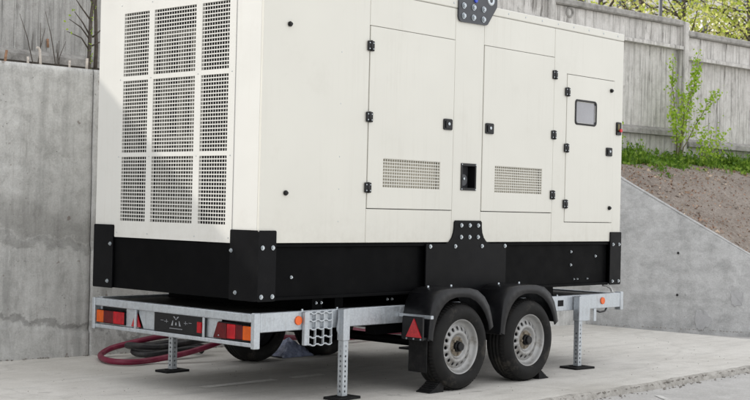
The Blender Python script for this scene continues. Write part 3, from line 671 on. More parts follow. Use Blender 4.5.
# ---- trees beyond the fence
def tree(name, label, base, hgt, crown_r, nleaf, lmat, seed, group, clump=0.5, leaf_s=0.07, low=0.35):
    rnd = random.Random(seed); root = empty(name, base, label, 'tree', group); B = Vector(base)
    top = B + Vector((rnd.uniform(-0.4, 0.4), rnd.uniform(-0.4, 0.4), hgt * 0.85))
    tp = [B.lerp(top, i / 8) + Vector((rnd.gauss(0, 0.06), rnd.gauss(0, 0.06), 0)) * (i > 0) for i in range(9)]
    r0 = hgt * 0.016
    MB().tube(tp, [r0 * (1 - 0.8 * i / 8) for i in range(9)], 9).build('trunk', 'bark', root)
    limbs = MB(); ends = []
    for i in range(26):
        tt = low + (0.98 - low) * rnd.random(); s = B.lerp(top, tt); a = rnd.random() * 6.28; ln = crown_r * rnd.uniform(0.5, 1.0) * (1.15 - 0.6 * tt)
        mid = s + Vector((math.cos(a) * ln * 0.5, math.sin(a) * ln * 0.5, ln * rnd.uniform(0.05, 0.4))); e = s + Vector((math.cos(a) * ln, math.sin(a) * ln, ln * rnd.uniform(0.0, 0.65)))
        limbs.tube([s, mid, e], [r0 * 0.32, r0 * 0.2, r0 * 0.06], 6); ends += [e, mid.lerp(e, 0.5), mid]
        for q in range(4):
            b0 = s.lerp(e, rnd.uniform(0.35, 0.95)); e2 = b0 + Vector((rnd.gauss(0, 1), rnd.gauss(0, 1), rnd.gauss(0.1, 0.6))) * ln * 0.28
            limbs.tube([b0, b0.lerp(e2, 0.5) + Vector((0, 0, 0.05)), e2], [r0 * 0.10, r0 * 0.07, r0 * 0.03], 5); ends += [e2, b0.lerp(e2, 0.6)]
    limbs.build('limbs', 'bark', root)
    lg = MB(); st = random.getstate(); random.seed(seed)
    for i in range(nleaf):
        c = rnd.choice(ends); p = c + Vector((rnd.gauss(0, 1), rnd.gauss(0, 1), rnd.gauss(-0.1, 0.7))) * clump * rnd.random()
        leaf_quad(lg, p, Vector((rnd.gauss(0, 1), rnd.gauss(0, 1), rnd.gauss(0.6, 1))), leaf_s * rnd.uniform(0.5, 1.2), 0.7)
    random.setstate(st); lg.build('crown', lmat, root); return root
TG = 'spring trees beyond the fence'
tree('leafy_tree', 'tree with a dark double trunk beyond the fence beside the step', (24.6, 13.9, 2.05), 6.2, 2.3, 2200, 'leaf_spring', 5, TG, 0.45, 0.042, 0.45)
tree('leafy_tree', 'bright green leafy tree beyond the fence at the right edge', (25.2, 12.4, 2.05), 5.0, 2.6, 4800, 'leaf_spring', 8, TG, 0.5, 0.045, 0.3)
tree('leafy_tree', 'pale yellow green tree standing behind the other trees', (30.5, 15.4, 2.05), 7.5, 3.2, 4200, 'leaf_pale', 12, TG, 0.6, 0.05, 0.3)
tree('leafy_tree', 'light green tree above the fence next to the generator roof', (24.2, 15.6, 2.05), 6.8, 2.6, 3600, 'leaf_spring', 21, TG, 0.5, 0.042, 0.35)
tree('leafy_tree', 'pale tree beyond the fence left of the double trunk', (28.5, 17.4, 2.05), 7.6, 3.0, 3600, 'leaf_pale', 33, TG, 0.55, 0.048, 0.3)
# lamp pole and far house
lp = empty('lamp_pole', (25.4, 13.95, 2.05), 'slim dark pole beyond the fence right of the step', 'pole')
MB().tube([(25.4, 13.95, 2.0), (25.4, 13.95, 5.35)], 0.055, 10).build('lower_pole', 'pole_metal', lp)
MB().tube([(25.4, 13.95, 5.35), (25.4, 13.95, 8.2)], 0.045, 10).build('upper_pole', 'pole_white', lp)
MB().tube([(25.4, 13.95, 8.1), (25.2, 13.6, 8.35), (25.0, 13.2, 8.4)], 0.03, 8).build('lamp_arm', 'pole_metal', lp)
lp2 = empty('fence_pipe', (20.6, 12.2, 2.05), 'thin dark pipe rising beyond the fence left of the trees', 'pipe')
MB().tube([(20.6, 12.2, 2.0), (20.6, 12.2, 6.5)], 0.035, 8).build('pipe', 'pole_metal', lp2)
MB().lathe_y(0, 0, [(0.0001, 0), (0.035, 0)], 8)
bd = empty('apartment_building', (62, 36, 2.0), 'pale apartment building far behind the trees', 'building')
BA = R(-47)
bd.rotation_euler = (0, 0, BA)
def bpart(name, mb, mat, parent=None):
    me = mb.mesh(name, mat); o = bpy.data.objects.new(name, me); col.objects.link(o); o.parent = parent or bd; return o
wins = [(-15.0 + 3.0 * i, -15.0 + 3.0 * i + 1.5, 1.2 + 3.0 * j, 1.2 + 3.0 * j + 1.6) for i in range(11) for j in range(5)]
bpart('wall', holed(MB(), -17, 18, 0, 16.0, wins, 0, 0.35, 'y'), 'pale_wall'); bpart('back_wall', MB().box(-17, 18, 0.9, 10, 0, 15.9), 'pale_wall'); bpart('roof', MB().box(-17.3, 18.3, -0.3, 10.3, 16.0, 16.4), 'far_roof')
for (a, b_, c, d) in wins:
    w = bpart('window', holed(MB(), a, b_, c, d, [(a + 0.08, (a + b_) / 2 - 0.04, c + 0.08, d - 0.08), ((a + b_) / 2 + 0.04, b_ - 0.08, c + 0.08, d - 0.08)], 0.1, 0.18, 'y'), 'pole_white')
    bpart('pane', MB().box(a + 0.06, b_ - 0.06, 0.13, 0.15, c + 0.06, d - 0.06), 'house_glass', w)
# small grey kiosk roof seen through the leaves
ks = empty('tent_roof', (33.5, 18.0, 2.0), 'small white peaked tent roof glimpsed through the trees', 'tent')
MB().add([(32.0, 16.6, 6.2), (35.2, 16.2, 6.2), (35.4, 19.4, 6.2), (32.2, 19.8, 6.2), (33.7, 18, 6.95), (32.0, 16.6, 5.9), (35.2, 16.2, 5.9), (35.4, 19.4, 5.9), (32.2, 19.8, 5.9)], [(0, 1, 4), (1, 2, 4), (2, 3, 4), (3, 0, 4), (0, 5, 6, 1), (1, 6, 7, 2), (2, 7, 8, 3), (3, 8, 5, 0)]).build('canopy', 'pole_white', ks)
for q in ((32.05, 16.65), (35.15, 16.25), (35.35, 19.35), (32.25, 19.75)): MB().tube([(q[0], q[1], 2.0), (q[0], q[1], 6.0)], 0.05, 8).build('leg', 'pole_white', ks)

# ================================================================ GENERATOR
gen = empty('diesel_generator', (7.83, 7.13, 0.68), 'large cream white enclosed generator with black base standing on the trailer', 'generator')
bolt_me = MB().cyl((0, 0, 0), (0, -1, 0), 0.0140, 0.0140, 0.004, 12, False).cyl((0, -0.004, 0), (0, -1, 0), 0.0100, 0.0090, 0.008, 6, False).mesh('bolt', 'zinc_bolt')
big_bolt_me = MB().cyl((0, 0, 0), (0, -1, 0), 0.0185, 0.0185, 0.004, 14, False).cyl((0, -0.004, 0), (0, -1, 0), 0.0145, 0.0135, 0.011, 6, False).cyl((0, -0.015, 0), (0, -1, 0), 0.0075, 0.006, 0.005, 8).mesh('bolt', 'zinc_bolt')
rivet_me = MB().cyl((0, 0, 0), (0, -1, 0), 0.008, 0.005, 0.003, 8).mesh('rivet', 'zinc_bolt')
XE, YS = 5.70, 6.25
def side(name, x0, x1, z0, z1, holes=(), y=YS, th=0.022, mat='white_paint', label=None, parent=gen):
    o = holed(MB(), x0, x1, z0, z1, list(holes), y, y + th, 'y').build(name, mat, parent, label)
    bv = o.modifiers.new('edge', 'BEVEL'); bv.width = 0.0025; bv.segments = 2; bv.limit_method = 'ANGLE'
    return o
ZB, ZT = 1.056, 2.800
side('side_panel', XE, 6.6935, ZB, ZT, label='wide plain cream panel at the rear corner')
side('header_panel', 6.6965, 7.6285, 2.5665, ZT); side('footer_panel', 6.6965, 7.6285, ZB, 1.2905)
PK = (7.738, 7.896, 1.462, 1.634)
side('center_pillar', 7.6315, 7.9765, ZB, ZT, [PK])
side('header_panel', 7.9795, 8.9135, 2.5645, ZT); side('footer_panel', 7.9795, 8.9135, ZB, 1.2885)
side('front_panel', 8.9165, 9.955, ZB, ZT, [(9.096, 9.818, 1.216, 2.446)], label='cream panel framing the narrow door')
def door(x0, x1, z0, z1, grille, label):
    d = side('door', x0, x1, z0, z1, [grille] if grille else [], y=YS - 0.004, th=0.026, label=label)
    if grille:
        g = MB(); screen(g, grille[0], grille[1], grille[2], grille[3], 0.0245, 0.0215, 0.0046, 0.0058, YS + 0.000, 'y'); g.build('mesh_screen', 'white_paint', d)
        MB().box(grille[0] - 0.03, grille[1] + 0.03, YS + 0.034, YS + 0.037, grille[2] - 0.03, grille[3] + 0.02).build('baffle', 'vent_baffle', d)
    return d
d1 = door(6.7005, 7.6245, 1.2955, 2.5625, (6.858, 7.481, 1.443, 1.647), 'wide door with lattice vent nearest the grille end')
d2 = door(7.9835, 8.9095, 1.2935, 2.5605, (8.143, 8.766, 1.438, 1.645), 'wide door with lattice vent right of the pillar')
d3 = side('door', 9.100, 9.814, 1.2205, 2.4415, [(9.232, 9.520, 2.052, 2.226)], y=YS - 0.004, th=0.026, label='narrow door with small rounded window')
# door rim folds: slight raised drip edge over each door
for (a, b_, z) in ((6.7005, 7.6245, 2.5645), (7.9835, 8.9095, 2.5625), (9.100, 9.814, 2.4435)):
    MB().box(a, b_, YS + 0.012, YS + 0.02, z - 0.004, z + 0.004).build('door_seal', 'gasket', gen)
# hinges
hz = MB(); hz.cbox(-0.026, -0.004, -0.012, 0, -0.032, 0.032, 0.003); hz.cbox(0.004, 0.026, -0.012, 0, -0.032, 0.032, 0.003); hz.cyl((0, -0.010, -0.034), (0, 0, 1), 0.008, 0.008, 0.068, 10)
hinge_me = hz.mesh('hinge', 'hardware_black')
screw_me = MB().cyl((0, 0, 0), (0, -1, 0), 0.0055, 0.004, 0.003, 8).mesh('screw', 'zinc_bolt')
for d, x, zs in ((d1, 6.6985, (2.421, 1.928, 1.438)), (d2, 8.9115, (2.419, 1.928, 1.438)), (d3, 9.098, (2.294, 1.830, 1.367))):
    for z in zs:
        inst('hinge', hinge_me, d, (x, YS - 0.004, z), scale=(1.25, 1, 1.1))
        for sx in (-1, 1):
            for sz in (-1, 1): inst('screw', screw_me, d, (x + sx * 0.019, YS - 0.016, z + sz * 0.020))
# latches
lt = MB().prism(rrect(-0.034, 0.034, -0.041, 0.041, 0.010), 'y', -0.010, 0.0); lt.prism(rrect(-0.022, 0.022, -0.028, 0.028, 0.006), 'y', -0.016, -0.009)
latch_me = lt.mesh('latch', 'hardware_black')
lock_me = MB().cyl((0, -0.016, 0), (0, -1, 0), 0.012, 0.011, 0.005, 12).box(-0.0015, 0.0015, -0.0225, -0.0205, -0.007, 0.007).mesh('lock', 'zinc_bolt')
for d, x, z, s in ((d1, 7.553, 1.929, 1.0), (d2, 8.056, 1.928, 1.0), (d3, 9.740, 1.827, 0.9)):
    inst('latch', latch_me, d, (x, YS - 0.004, z), scale=(s * 1.45, 1, s)); inst('lock', lock_me, d, (x, YS - 0.004, z + 0.004), scale=(s, 1, s))
# window in the narrow door
wf = MB(); o_ = rrect(9.213, 9.539, 2.032, 2.246, 0.030, 5); i_ = rrect(9.233, 9.519, 2.052, 2.226, 0.022, 5); n = len(o_)
yf = YS - 0.012
wf.add([(x, YS - 0.004, z) for x, z in o_] + [(x, yf, z) for x, z in [((a[0] * 3 + b_[0]) / 4, (a[1] * 3 + b_[1]) / 4) for a, b_ in zip(o_, i_)]] + [(x, yf, z) for x, z in [((a[0] + b_[0] * 3) / 4, (a[1] + b_[1] * 3) / 4) for a, b_ in zip(o_, i_)]] + [(x, YS + 0.004, z) for x, z in i_],
       [(k * n + i, k * n + (i + 1) % n, (k + 1) * n + (i + 1) % n, (k + 1) * n + i) for k in range(3) for i in range(n)], True)
wf.build('window_gasket', 'gasket', d3); MB().box(9.225, 9.527, YS + 0.0, YS + 0.005, 2.045, 2.233).build('window_pane', 'window_glass', d3)
# knobs
kn = MB().cyl((0, 0, 0), (0, -1, 0), 0.016, 0.018, 0.010, 12).cyl((0, -0.010, 0), (0, -1, 0), 0.018, 0.009, 0.014, 12); knob_me = kn.mesh('rubber_stop', 'hardware_black')
inst('rubber_stop', knob_me, gen, (5.920, YS, 1.382)); inst('rubber_stop', knob_me, gen, (5.925, YS, 2.482)); inst('rubber_stop', knob_me, d3, (9.757, YS - 0.004, 2.356)); inst('rubber_stop', knob_me, d3, (9.762, YS - 0.004, 1.344))
# recessed black socket in the pillar
pk = MB(); holed(pk, 7.727, 7.907, 1.446, 1.650, [(7.741, 7.893, 1.465, 1.631)], YS - 0.008, YS + 0.002, 'y'); pocket = pk.build('socket_frame', 'hardware_black', gen, 'black recessed socket in the centre pillar')
pk = MB(); holed(pk, 7.738, 7.896, 1.462, 1.634, [(7.741, 7.893, 1.465, 1.631)], YS + 0.002, YS + 0.085, 'y'); pk.box(7.738, 7.896, YS + 0.085, YS + 0.089, 1.462, 1.634); pk.build('socket_box', 'hardware_black', pocket)
MB().cyl((7.800, YS + 0.085, 1.525), (0, -1, 0), 0.050, 0.044, 0.055, 18).build('socket_plug', 'plate_grey', pocket); MB().cyl((7.795, YS + 0.030, 1.535), (0, -1, 0), 0.010, 0.009, 0.012, 10).build('socket_pin', 'zinc_bolt', pocket)
for x in (7.734, 7.900):
    for z in (1.455, 1.641): inst('screw', screw_me, pocket, (x, YS - 0.008, z))
# emergency stop
es = MB().prism(rrect(9.853, 9.923, 1.980, 2.092, 0.010), 'y', YS - 0.014, YS).build('emergency_stop', 'hardware_black', gen, 'small black box with red button at the front edge')
MB().box(9.866, 9.888, YS - 0.017, YS - 0.0135, 2.020, 2.075).build('sign_plate', 'yellow_plate', es)
MB().cyl((9.892, YS - 0.014, 2.020), (0, -1, 0), 0.010, 0.010, 0.012, 12).cyl((9.892, YS - 0.026, 2.020), (0, -1, 0), 0.017, 0.014, 0.010, 16).build('button', 'red_button', es)
# roof cap with rivets
rf = MB().cbox(XE - 0.003, 9.958, YS - 0.003, 8.013, 2.8035, 2.868, 0.006).build('roof', 'white_paint', gen)
for i in range(19): inst('rivet', rivet_me, rf, (5.80 + 0.225 * i, YS - 0.003, 2.838))
for x, zs in ((6.42, (1.2, 1.42, 1.64, 2.0, 2.35)),):
    for z in zs: inst('rivet', rivet_me, gen, (x, YS, z), scale=(0.55, 0.5, 0.55))
# lifting plate
lpz = [(7.643, 3.05), (7.643, 2.742), (7.650, 2.722), (7.664, 2.710), (7.684, 2.706), (7.978, 2.713), (7.996, 2.722), (8.104, 2.862), (8.108, 2.885), (8.108, 3.05)]
pl = MB().prism(lpz, 'y', YS - 0.017, YS - 0.003).build('lifting_plate', 'plate_grey', gen, 'grey bolted lifting plate at the roof edge')
for x in (7.697, 7.816, 7.937):
    for z in (2.752, 2.829): inst('bolt', big_bolt_me, pl, (x, YS - 0.017, z), scale=(1.25, 1, 1.25))
MB().lathe_y(8.03, 2.91, [(0.018, YS - 0.0185), (0.022, YS - 0.022), (0.038, YS - 0.022), (0.042, YS - 0.0175)], 20).build('lifting_hole_ring', 'zinc_bolt', pl)
MB().cyl((7.838, YS - 0.017, 2.883), (0, -1, 0), 0.018, 0.014, 0.012, 12).build('cap', 'blue_cap', pl)
# end face: corner posts, framed grille, nine screens
def end(name, y0, y1, z0, z1, holes=(), x=XE, th=0.022, mat='white_end', label=None):
    return holed(MB(), y0, y1, z0, z1, list(holes), x, x + th, 'x').build(name, mat, gen, label)
end('corner_post', YS + 0.0225, 6.509, ZB, ZT); end('corner_post', 7.781, 8.01, ZB, ZT)
ys = ((6.578, 6.857), (6.921, 7.372), (7.432, 7.715)); zs = ((1.166, 1.612), (1.640, 2.155), (2.192, 2.640))
zs = ((1.166, 1.619), (1.650, 2.158), (2.192, 2.640))
gf = end('grille_frame', 6.513, 7.777, ZB - 0.008, ZT, [(a, b_, c, d) for a, b_ in ys for c, d in zs], x=XE - 0.003, th=0.025)
for a, b_ in ys:
    for c, d in zs:
        g = MB(); screen(g, a - 0.004, b_ + 0.004, c - 0.004, d + 0.004, 0.0268, 0.0262, 0.0036, 0.0076, XE - 0.0015, 'x'); g.build('mesh_screen', 'white_end', gf)
for y in (6.545, 6.89, 7.40, 7.75):
    for z in (1.08, 1.62, 2.17, 2.70): inst('rivet', rivet_me, gf, (XE - 0.003, y, z), rot=(0, 0, R(-90)), scale=(0.6, 0.6, 0.6))
# inside of the end: radiator, beige supports
MB().box(6.02, 6.06, 6.36, 7.95, ZB, ZT).build('radiator', 'radiator', gen)
g = MB()
for y, w in ((7.125, 0.045), (7.27, 0.030), (7.46, 0.03)): g.box(5.86, 5.90, y - w, y + w, ZB, 2.50)
for z in (1.32, 1.75, 2.10, 2.50): g.box(5.862, 5.898, 7.10, 7.47, z - 0.025, z + 0.025)
g.box(5.80, 5.803, 7.74, 7.83, ZB, 2.15)
g.build('radiator_support', 'baffle', gen)
g = MB(); screen(g, 7.09, 7.47, 1.12, 1.68, 0.052, 0.052, 0.012, 0.012, 5.82, 'x'); g.build('inner_lattice', 'baffle', gen)
MB().box(6.10, 9.93, 6.315, 7.95, ZB + 0.01, 2.79).build('inner_housing', 'interior_dark', gen)
MB().box(5.73, 9.94, 7.985, 8.01, ZB, ZT).build('back_panel', 'white_paint', gen); MB().box(9.931, 9.955, YS + 0.024, 7.984, ZB, ZT).build('front_end_panel', 'white_paint', gen)
MB().box(5.73, 9.94, YS + 0.03, 7.98, ZB - 0.012, ZB + 0.003).build('floor_plate', 'black_steel', gen)
# black base skid
SK0, SK1 = 0.683, 1.050
g = MB().box(5.845, 9.79, YS + 0.030, YS + 0.10, SK0 + 0.002, SK1 - 0.004); g.cbox(5.846, 9.788, YS + 0.003, YS + 0.028, SK1 - 0.022, SK1 - 0.001, 0.003); g.cbox(5.846, 9.788, YS + 0.001, YS + 0.028, SK0, SK0 + 0.020, 0.003)
sk = g.build('base_beam', 'black_steel', gen, 'recessed black side beam of the base')
MB().box(5.73, 9.94, 7.94, 8.005, SK0, SK1).build('base_beam', 'black_steel', gen); MB().cbox(5.705, 5.77, 6.30, 7.97, SK0 + 0.001, SK1 - 0.006, 0.004).build('end_beam', 'black_steel', gen)
MB().cbox(9.89, 9.95, 6.30, 7.97, SK0 + 0.001, SK1 - 0.006, 0.004).build('end_beam', 'black_steel', gen)
br = MB().prism(rrect(5.688, 5.843, SK0 - 0.002, 1.137, 0.010), 'y', YS - 0.012, YS - 0.001); br.prism(rrect(YS - 0.001, 6.515, SK0 - 0.002, 1.137, 0.010), 'x', 5.688, 5.6985)
cb = br.build('corner_bracket', 'bracket_steel', gen)
for x, z in ((5.722, 1.026), (5.812, 1.026), (5.718, 0.712), (5.815, 0.712)): inst('bolt', bolt_me, cb, (x, YS - 0.012, z), scale=(1.1, 1, 1.1))
for y, z in ((6.499, 1.001), (6.45, 0.73)): inst('bolt', bolt_me, cb, (5.688, y, z), rot=(0, 0, R(-90)))
cb2 = MB().prism(rrect(7.782, 8.012, SK0 - 0.002, 1.135, 0.010), 'x', 5.688, 5.6985).build('corner_bracket', 'bracket_steel', gen)
for y, z in ((7.810, 0.998), (7.835, 0.73)): inst('bolt', bolt_me, cb2, (5.688, y, z), rot=(0, 0, R(-90)))
cb3 = MB().prism(rrect(9.790, 9.962, SK0 - 0.002, 1.137, 0.010), 'y', YS - 0.012, YS - 0.001).build('corner_bracket', 'bracket_steel', gen)
for x, z in ((9.83, 1.03), (9.925, 1.03), (9.83, 0.712), (9.925, 0.712)): inst('bolt', bolt_me, cb3, (x, YS - 0.012, z))
pts = [(7.335, SK0), (8.297, SK0), (8.297, 1.044), (8.085, 1.046), (8.045, 1.060), (8.012, 1.090), (7.992, 1.13), (7.985, 1.17), (7.984, 1.205), (7.972, 1.219), (7.668, 1.219), (7.656, 1.207), (7.655, 1.17), (7.648, 1.13), (7.630, 1.090), (7.600, 1.060), (7.560, 1.046), (7.335, 1.044)]
mb_ = MB().prism(pts, 'y', YS - 0.012, YS - 0.001).build('center_bracket', 'bracket_steel', gen, 'black bracket with bolted neck at mid length')
for x in (7.735, 7.836, 7.938):
    for z in (1.183, 1.095): inst('bolt', bolt_me, mb_, (x, YS - 0.012, z), scale=(1.15, 1, 1.15))
for x in (7.379, 7.668, 7.990, 8.279): inst('bolt', bolt_me, mb_, (x, YS - 0.012, 1.026), scale=(1.1, 1, 1.1))
for x in (7.36, 7.52, 8.10, 8.27): inst('bolt', bolt_me, mb_, (x, YS - 0.012, 0.705))
MB().cyl((7.455, YS - 0.012, 0.712), (0, -1, 0), 0.015, 0.012, 0.014, 12).build('cap', 'blue_cap', mb_)
for x, z in ((6.02, 0.83), (9.25, 0.97), (9.25, 0.86), (9.62, 0.93)): inst('bolt', bolt_me, sk, (x, YS + 0.030, z), scale=(0.8, 1, 0.8))
for x in (9.3, 9.35, 9.5): inst('bolt', bolt_me, sk, (x, YS + 0.030, 0.74), scale=(0.5, 1, 0.5))

# ================================================================ TRAILER
tr = empty('trailer', (7.84, 7.125, 0.0), 'galvanised twin axle flatbed trailer carrying the generator', 'trailer')
GZ = 'galvanised'
TX0, TX1, TY0, TY1 = 5.683, 10.01, 6.25, 8.0
def rail(y0, y1, s):
    g = MB().cbox(TX0 + 0.047, TX1, min(y0, y1), max(y0, y1), 0.482, 0.606, 0.004); return g.build('side_rail', GZ, tr)
rail(TY0, TY0 + 0.05, 1); rail(TY1 - 0.05, TY1, -1)
rb = MB().cbox(TX0, TX0 + 0.055, TY0 + 0.037, TY1 - 0.031, 0.546, 0.600, 0.005).build('rear_bar', GZ, tr, 'galvanised upper bar of the rear light frame')
MB().cbox(TX0, TX0 + 0.05, TY0 + 0.037, TY1 - 0.031, 0.388, 0.414, 0.004).build('rear_bar', GZ, tr, 'thin galvanised lower bar of the rear light frame')
MB().cbox(TX0 - 0.003, TX0 + 0.046, TY0 - 0.003, TY0 + 0.036, 0.378, 0.608, 0.004).build('rear_post', GZ, tr); MB().cbox(TX0 - 0.003, TX0 + 0.046, TY1 - 0.030, TY1 + 0.003, 0.378, 0.602, 0.004).build('rear_post', GZ, tr)
for y in (7.502, 6.762): MB().cbox(TX0 + 0.004, TX0 + 0.02, y - 0.010, y + 0.010, 0.4142, 0.5458, 0.002).build('divider', GZ, tr)
MB().box(5.74, 9.985, 6.305, 7.945, 0.570, 0.588).build('deck', 'deck_black', tr)
MB().cbox(9.96, TX1 - 0.002, 6.3005, 7.949, 0.482, 0.602, 0.004).build('front_bar', GZ, tr)
for x in (6.5, 7.2, 8.5, 9.3): MB().box(x - 0.03, x + 0.03, 6.301, 7.949, 0.49, 0.569).build('cross_member', GZ, tr)
# spacer channels between deck and skid
for (a, b_) in ((6.30, 6.40), (6.52, 6.60), (7.35, 7.45), (8.45, 9.12)):
    MB().box(a, b_, 6.36, 7.90, 0.5885, 0.682).build('spacer', 'black_steel', tr)
for x in (6.33, 6.38, 7.05, 7.10): inst('bolt', bolt_me, tr, (x, 6.355, 0.645), scale=(0.7, 1, 0.7))
for x in (6.45, 6.12, 9.05): inst('bolt', bolt_me, tr, (x, 6.27, 0.606), rot=(R(-90), 0, 0), scale=(0.7, 1, 0.7))
# angled gusset sheets behind the rear lights
MB().prism([(7.298, 0.418), (7.298, 0.543), (7.50, 0.543), (7.43, 0.418)], 'x', TX0 + 0.028, TX0 + 0.034).build('gusset', GZ, tr); MB().prism([(6.60, 0.543), (6.758, 0.543), (6.758, 0.418), (6.66, 0.418)], 'x', TX0 + 0.028, TX0 + 0.034).build('gusset', GZ, tr)
MB().prism([(7.50, 0.543), (7.63, 0.543), (7.63, 0.418), (7.56, 0.418)], 'x', TX0 + 0.028, TX0 + 0.034).build('gusset', GZ, tr)
MB().box(TX0 + 0.060, TX0 + 0.066, 6.30, 7.95, 0.42, 0.543).build('light_panel', 'black_plastic', tr)
# tail lights
def lamp_pts(pts, x0, x1): return MB().prism(pts, 'x', x0, x1)
lx = TX0 + 0.012
tl = lamp_pts([(7.636, 0.424), (7.636, 0.512), (7.640, 0.518), (7.962, 0.518), (7.965, 0.512), (7.965, 0.424)], lx + 0.006, lx + 0.045).build('tail_light', 'black_plastic', tr, 'tail light with orange end at the far rear corner')
for a, b_, mt_ in ((7.880, 7.962, 'orange_lens'), (7.766, 7.877, 'dark_red_lens'), (7.638, 7.763, 'red_lens')): MB().cbox(lx - 0.004, lx + 0.006, a, b_, 0.427, 0.516, 0.004).build('lens', mt_, tl)
tl = lamp_pts([(6.276, 0.424), (6.276, 0.522), (6.56, 0.530), (6.625, 0.530), (6.672, 0.420), (6.40, 0.420)], lx + 0.006, lx + 0.045).build('tail_light', 'black_plastic', tr, 'tail light with orange end at the near rear corner')
MB().cbox(lx - 0.004, lx + 0.006, 6.279, 6.376, 0.428, 0.520, 0.004).build('lens', 'orange_lens', tl); MB().cbox(lx - 0.004, lx + 0.006, 6.379, 6.446, 0.428, 0.522, 0.004).build('lens', 'dark_red_lens', tl)
MB().cbox(lx - 0.005, lx + 0.006, 6.449, 6.530, 0.426, 0.522, 0.004).build('lens', 'red_lens', tl); lamp_pts([(6.533, 0.424), (6.533, 0.522), (6.622, 0.526), (6.664, 0.424)], lx - 0.003, lx + 0.006).build('lens', 'dark_red_lens', tl)
MB().cyl((lx - 0.003, 6.61, 0.44), (-1, 0, 0), 0.006, 0.004, 0.003, 8).build('screw', 'zinc_bolt', tl)
lamp_pts([(7.46, 0.424), (7.565, 0.424), (7.512, 0.535)], TX0 + 0.022, TX0 + 0.030).build('triangle_reflector', 'red_reflector', tr)
lamp_pts([(6.778, 0.440), (6.778, 0.512), (6.822, 0.512), (6.822, 0.440)], TX0 + 0.001, TX0 + 0.012).build('fog_lamp', 'red_lens', tr)
# black plate with pale printed marks
np_ = MB().cbox(TX0 + 0.012, TX0 + 0.016, 6.745, 7.292, 0.4145, 0.5455, 0.001).build('number_plate', 'hardware_black', tr, 'black plate with pale winged emblem between the tail lights')
px_ = TX0 + 0.0105; yc = 7.055
def mark(pts): MB().prism([(yc - u, w) for u, w in pts], 'x', px_, px_ + 0.0012).build('printed_mark', 'print_white', np_)
mark([(-0.052, 0.466), (-0.034, 0.466), (-0.030, 0.500), (-0.036, 0.500)]); mark([(0.034, 0.466), (0.052, 0.466), (0.036, 0.500), (0.030, 0.500)]); mark([(-0.008, 0.470), (0.008, 0.470), (0.004, 0.490), (-0.004, 0.490)])
mark([(-0.030, 0.527), (-0.012, 0.514), (-0.006, 0.520), (-0.022, 0.531)]); mark([(0.030, 0.527), (0.012, 0.514), (0.006, 0.520), (0.022, 0.531)]); mark([(-0.008, 0.508), (0.008, 0.508), (0.006, 0.514), (-0.006, 0.514)])
for s in (-1, 1):
    mark([(s * 0.085, 0.489), (s * 0.125, 0.489), (s * 0.125, 0.492), (s * 0.085, 0.492)]); mark([(s * 0.100, 0.480), (s * 0.103, 0.480), (s * 0.103, 0.505), (s * 0.100, 0.505)])
    mark([(s * 0.135, 0.494), (s * 0.165, 0.494), (s * 0.165, 0.4965), (s * 0.135, 0.4965)])
for i in range(9):
    u = -0.066 + i * 0.0155; mark([(u, 0.444), (u + 0.009, 0.444), (u + 0.009, 0.450), (u, 0.450)])
# side reflectors
for x in (6.065, 9.70):
    r_ = MB().cyl((x, TY0, 0.546), (0, -1, 0), 0.031, 0.029, 0.010, 24).build('side_reflector', 'orange_reflector', tr)
# step grating by the rear leg
st = MB().cbox(6.100, 6.142, TY0 - 0.030, TY0 - 0.002, 0.380, 0.602, 0.003).build('step_plate', GZ, tr)
g = MB()
for z in (0.595, 0.545, 0.490, 0.435, 0.384):
    n = 12; pts = []
    for i in range(n + 1): pts.append((6.142 + 0.224 * i / n, z + 0.005 * (1 if i % 4 in (0, 1) else -1)))
    g.prism(pts + [(p[0], p[1] - 0.008) for p in reversed(pts)], 'y', TY0 - 0.024, TY0 - 0.004)
for x in (6.148, 6.211, 6.286, 6.362): g.box(x - 0.003, x + 0.003, TY0 - 0.022, TY0 - 0.006, 0.378, 0.600)
g.build('step_grating', GZ, st)
# support legs
def leg(x, yc, ztop, rot, near, foot_w=(0.115, 0.075), holes=True):
    s = -1 if near else 1
    y0, y1 = yc - 0.029, yc + 0.029
    sl = MB().cbox(x - 0.031, x + 0.031, y0 - 0.003, y1 + 0.003, 0.395, ztop, 0.004).build('leg_sleeve', GZ, tr)
    pts = []
    inner = MB(); yf = yc - 0.024
    holed(inner, x - 0.024, x + 0.024, 0.022, 0.40, [(x - 0.0065, x + 0.0065, z, z + 0.014) for z in [0.045 + 0.034 * i for i in range(10)]] if holes else [], yf, yf + 0.004, 'y')
    holed(inner, yc - 0.0199, yc + 0.024, 0.022, 0.40, [(yc - 0.006, yc + 0.008, z, z + 0.014) for z in [0.045 + 0.034 * i for i in range(10)]] if holes else [], x - 0.024, x - 0.020, 'x')
    inner.box(x + 0.0199, x + 0.024, yc - 0.0199, yc + 0.024, 0.022, 0.40); inner.box(x - 0.0199, x + 0.0199, yc + 0.020, yc + 0.024, 0.022, 0.40); inner.box(x - 0.019, x + 0.019, yc - 0.019, yc + 0.019, 0.30, 0.39)
    ig = inner.build('support_leg', GZ, tr)
    c, s_ = math.cos(rot), math.sin(rot); w, d = foot_w; pts = [(x + a * c - b_ * s_, yc + a * s_ + b_ * c) for a, b_ in rrect(-w, w, -d, d, 0.012, 3)]
    MB().prism(pts, 'z', 0.0, 0.016).build('foot_plate', 'rubber_foot', ig); MB().prism([(x + (a - x) * 0.45, yc + (b_ - yc) * 0.45) for a, b_ in pts], 'z', 0.016, 0.022).build('foot_collar', 'rubber_foot', ig)
    return sl
leg(6.462, TY0 - 0.036, 0.610, R(4), True); leg(9.285, TY0 - 0.036, 0.600, R(-6), True, (0.12, 0.095)); leg(6.462, TY1 + 0.036, 0.600, R(2), False); leg(9.285, TY1 + 0.036, 0.600, 0, False)
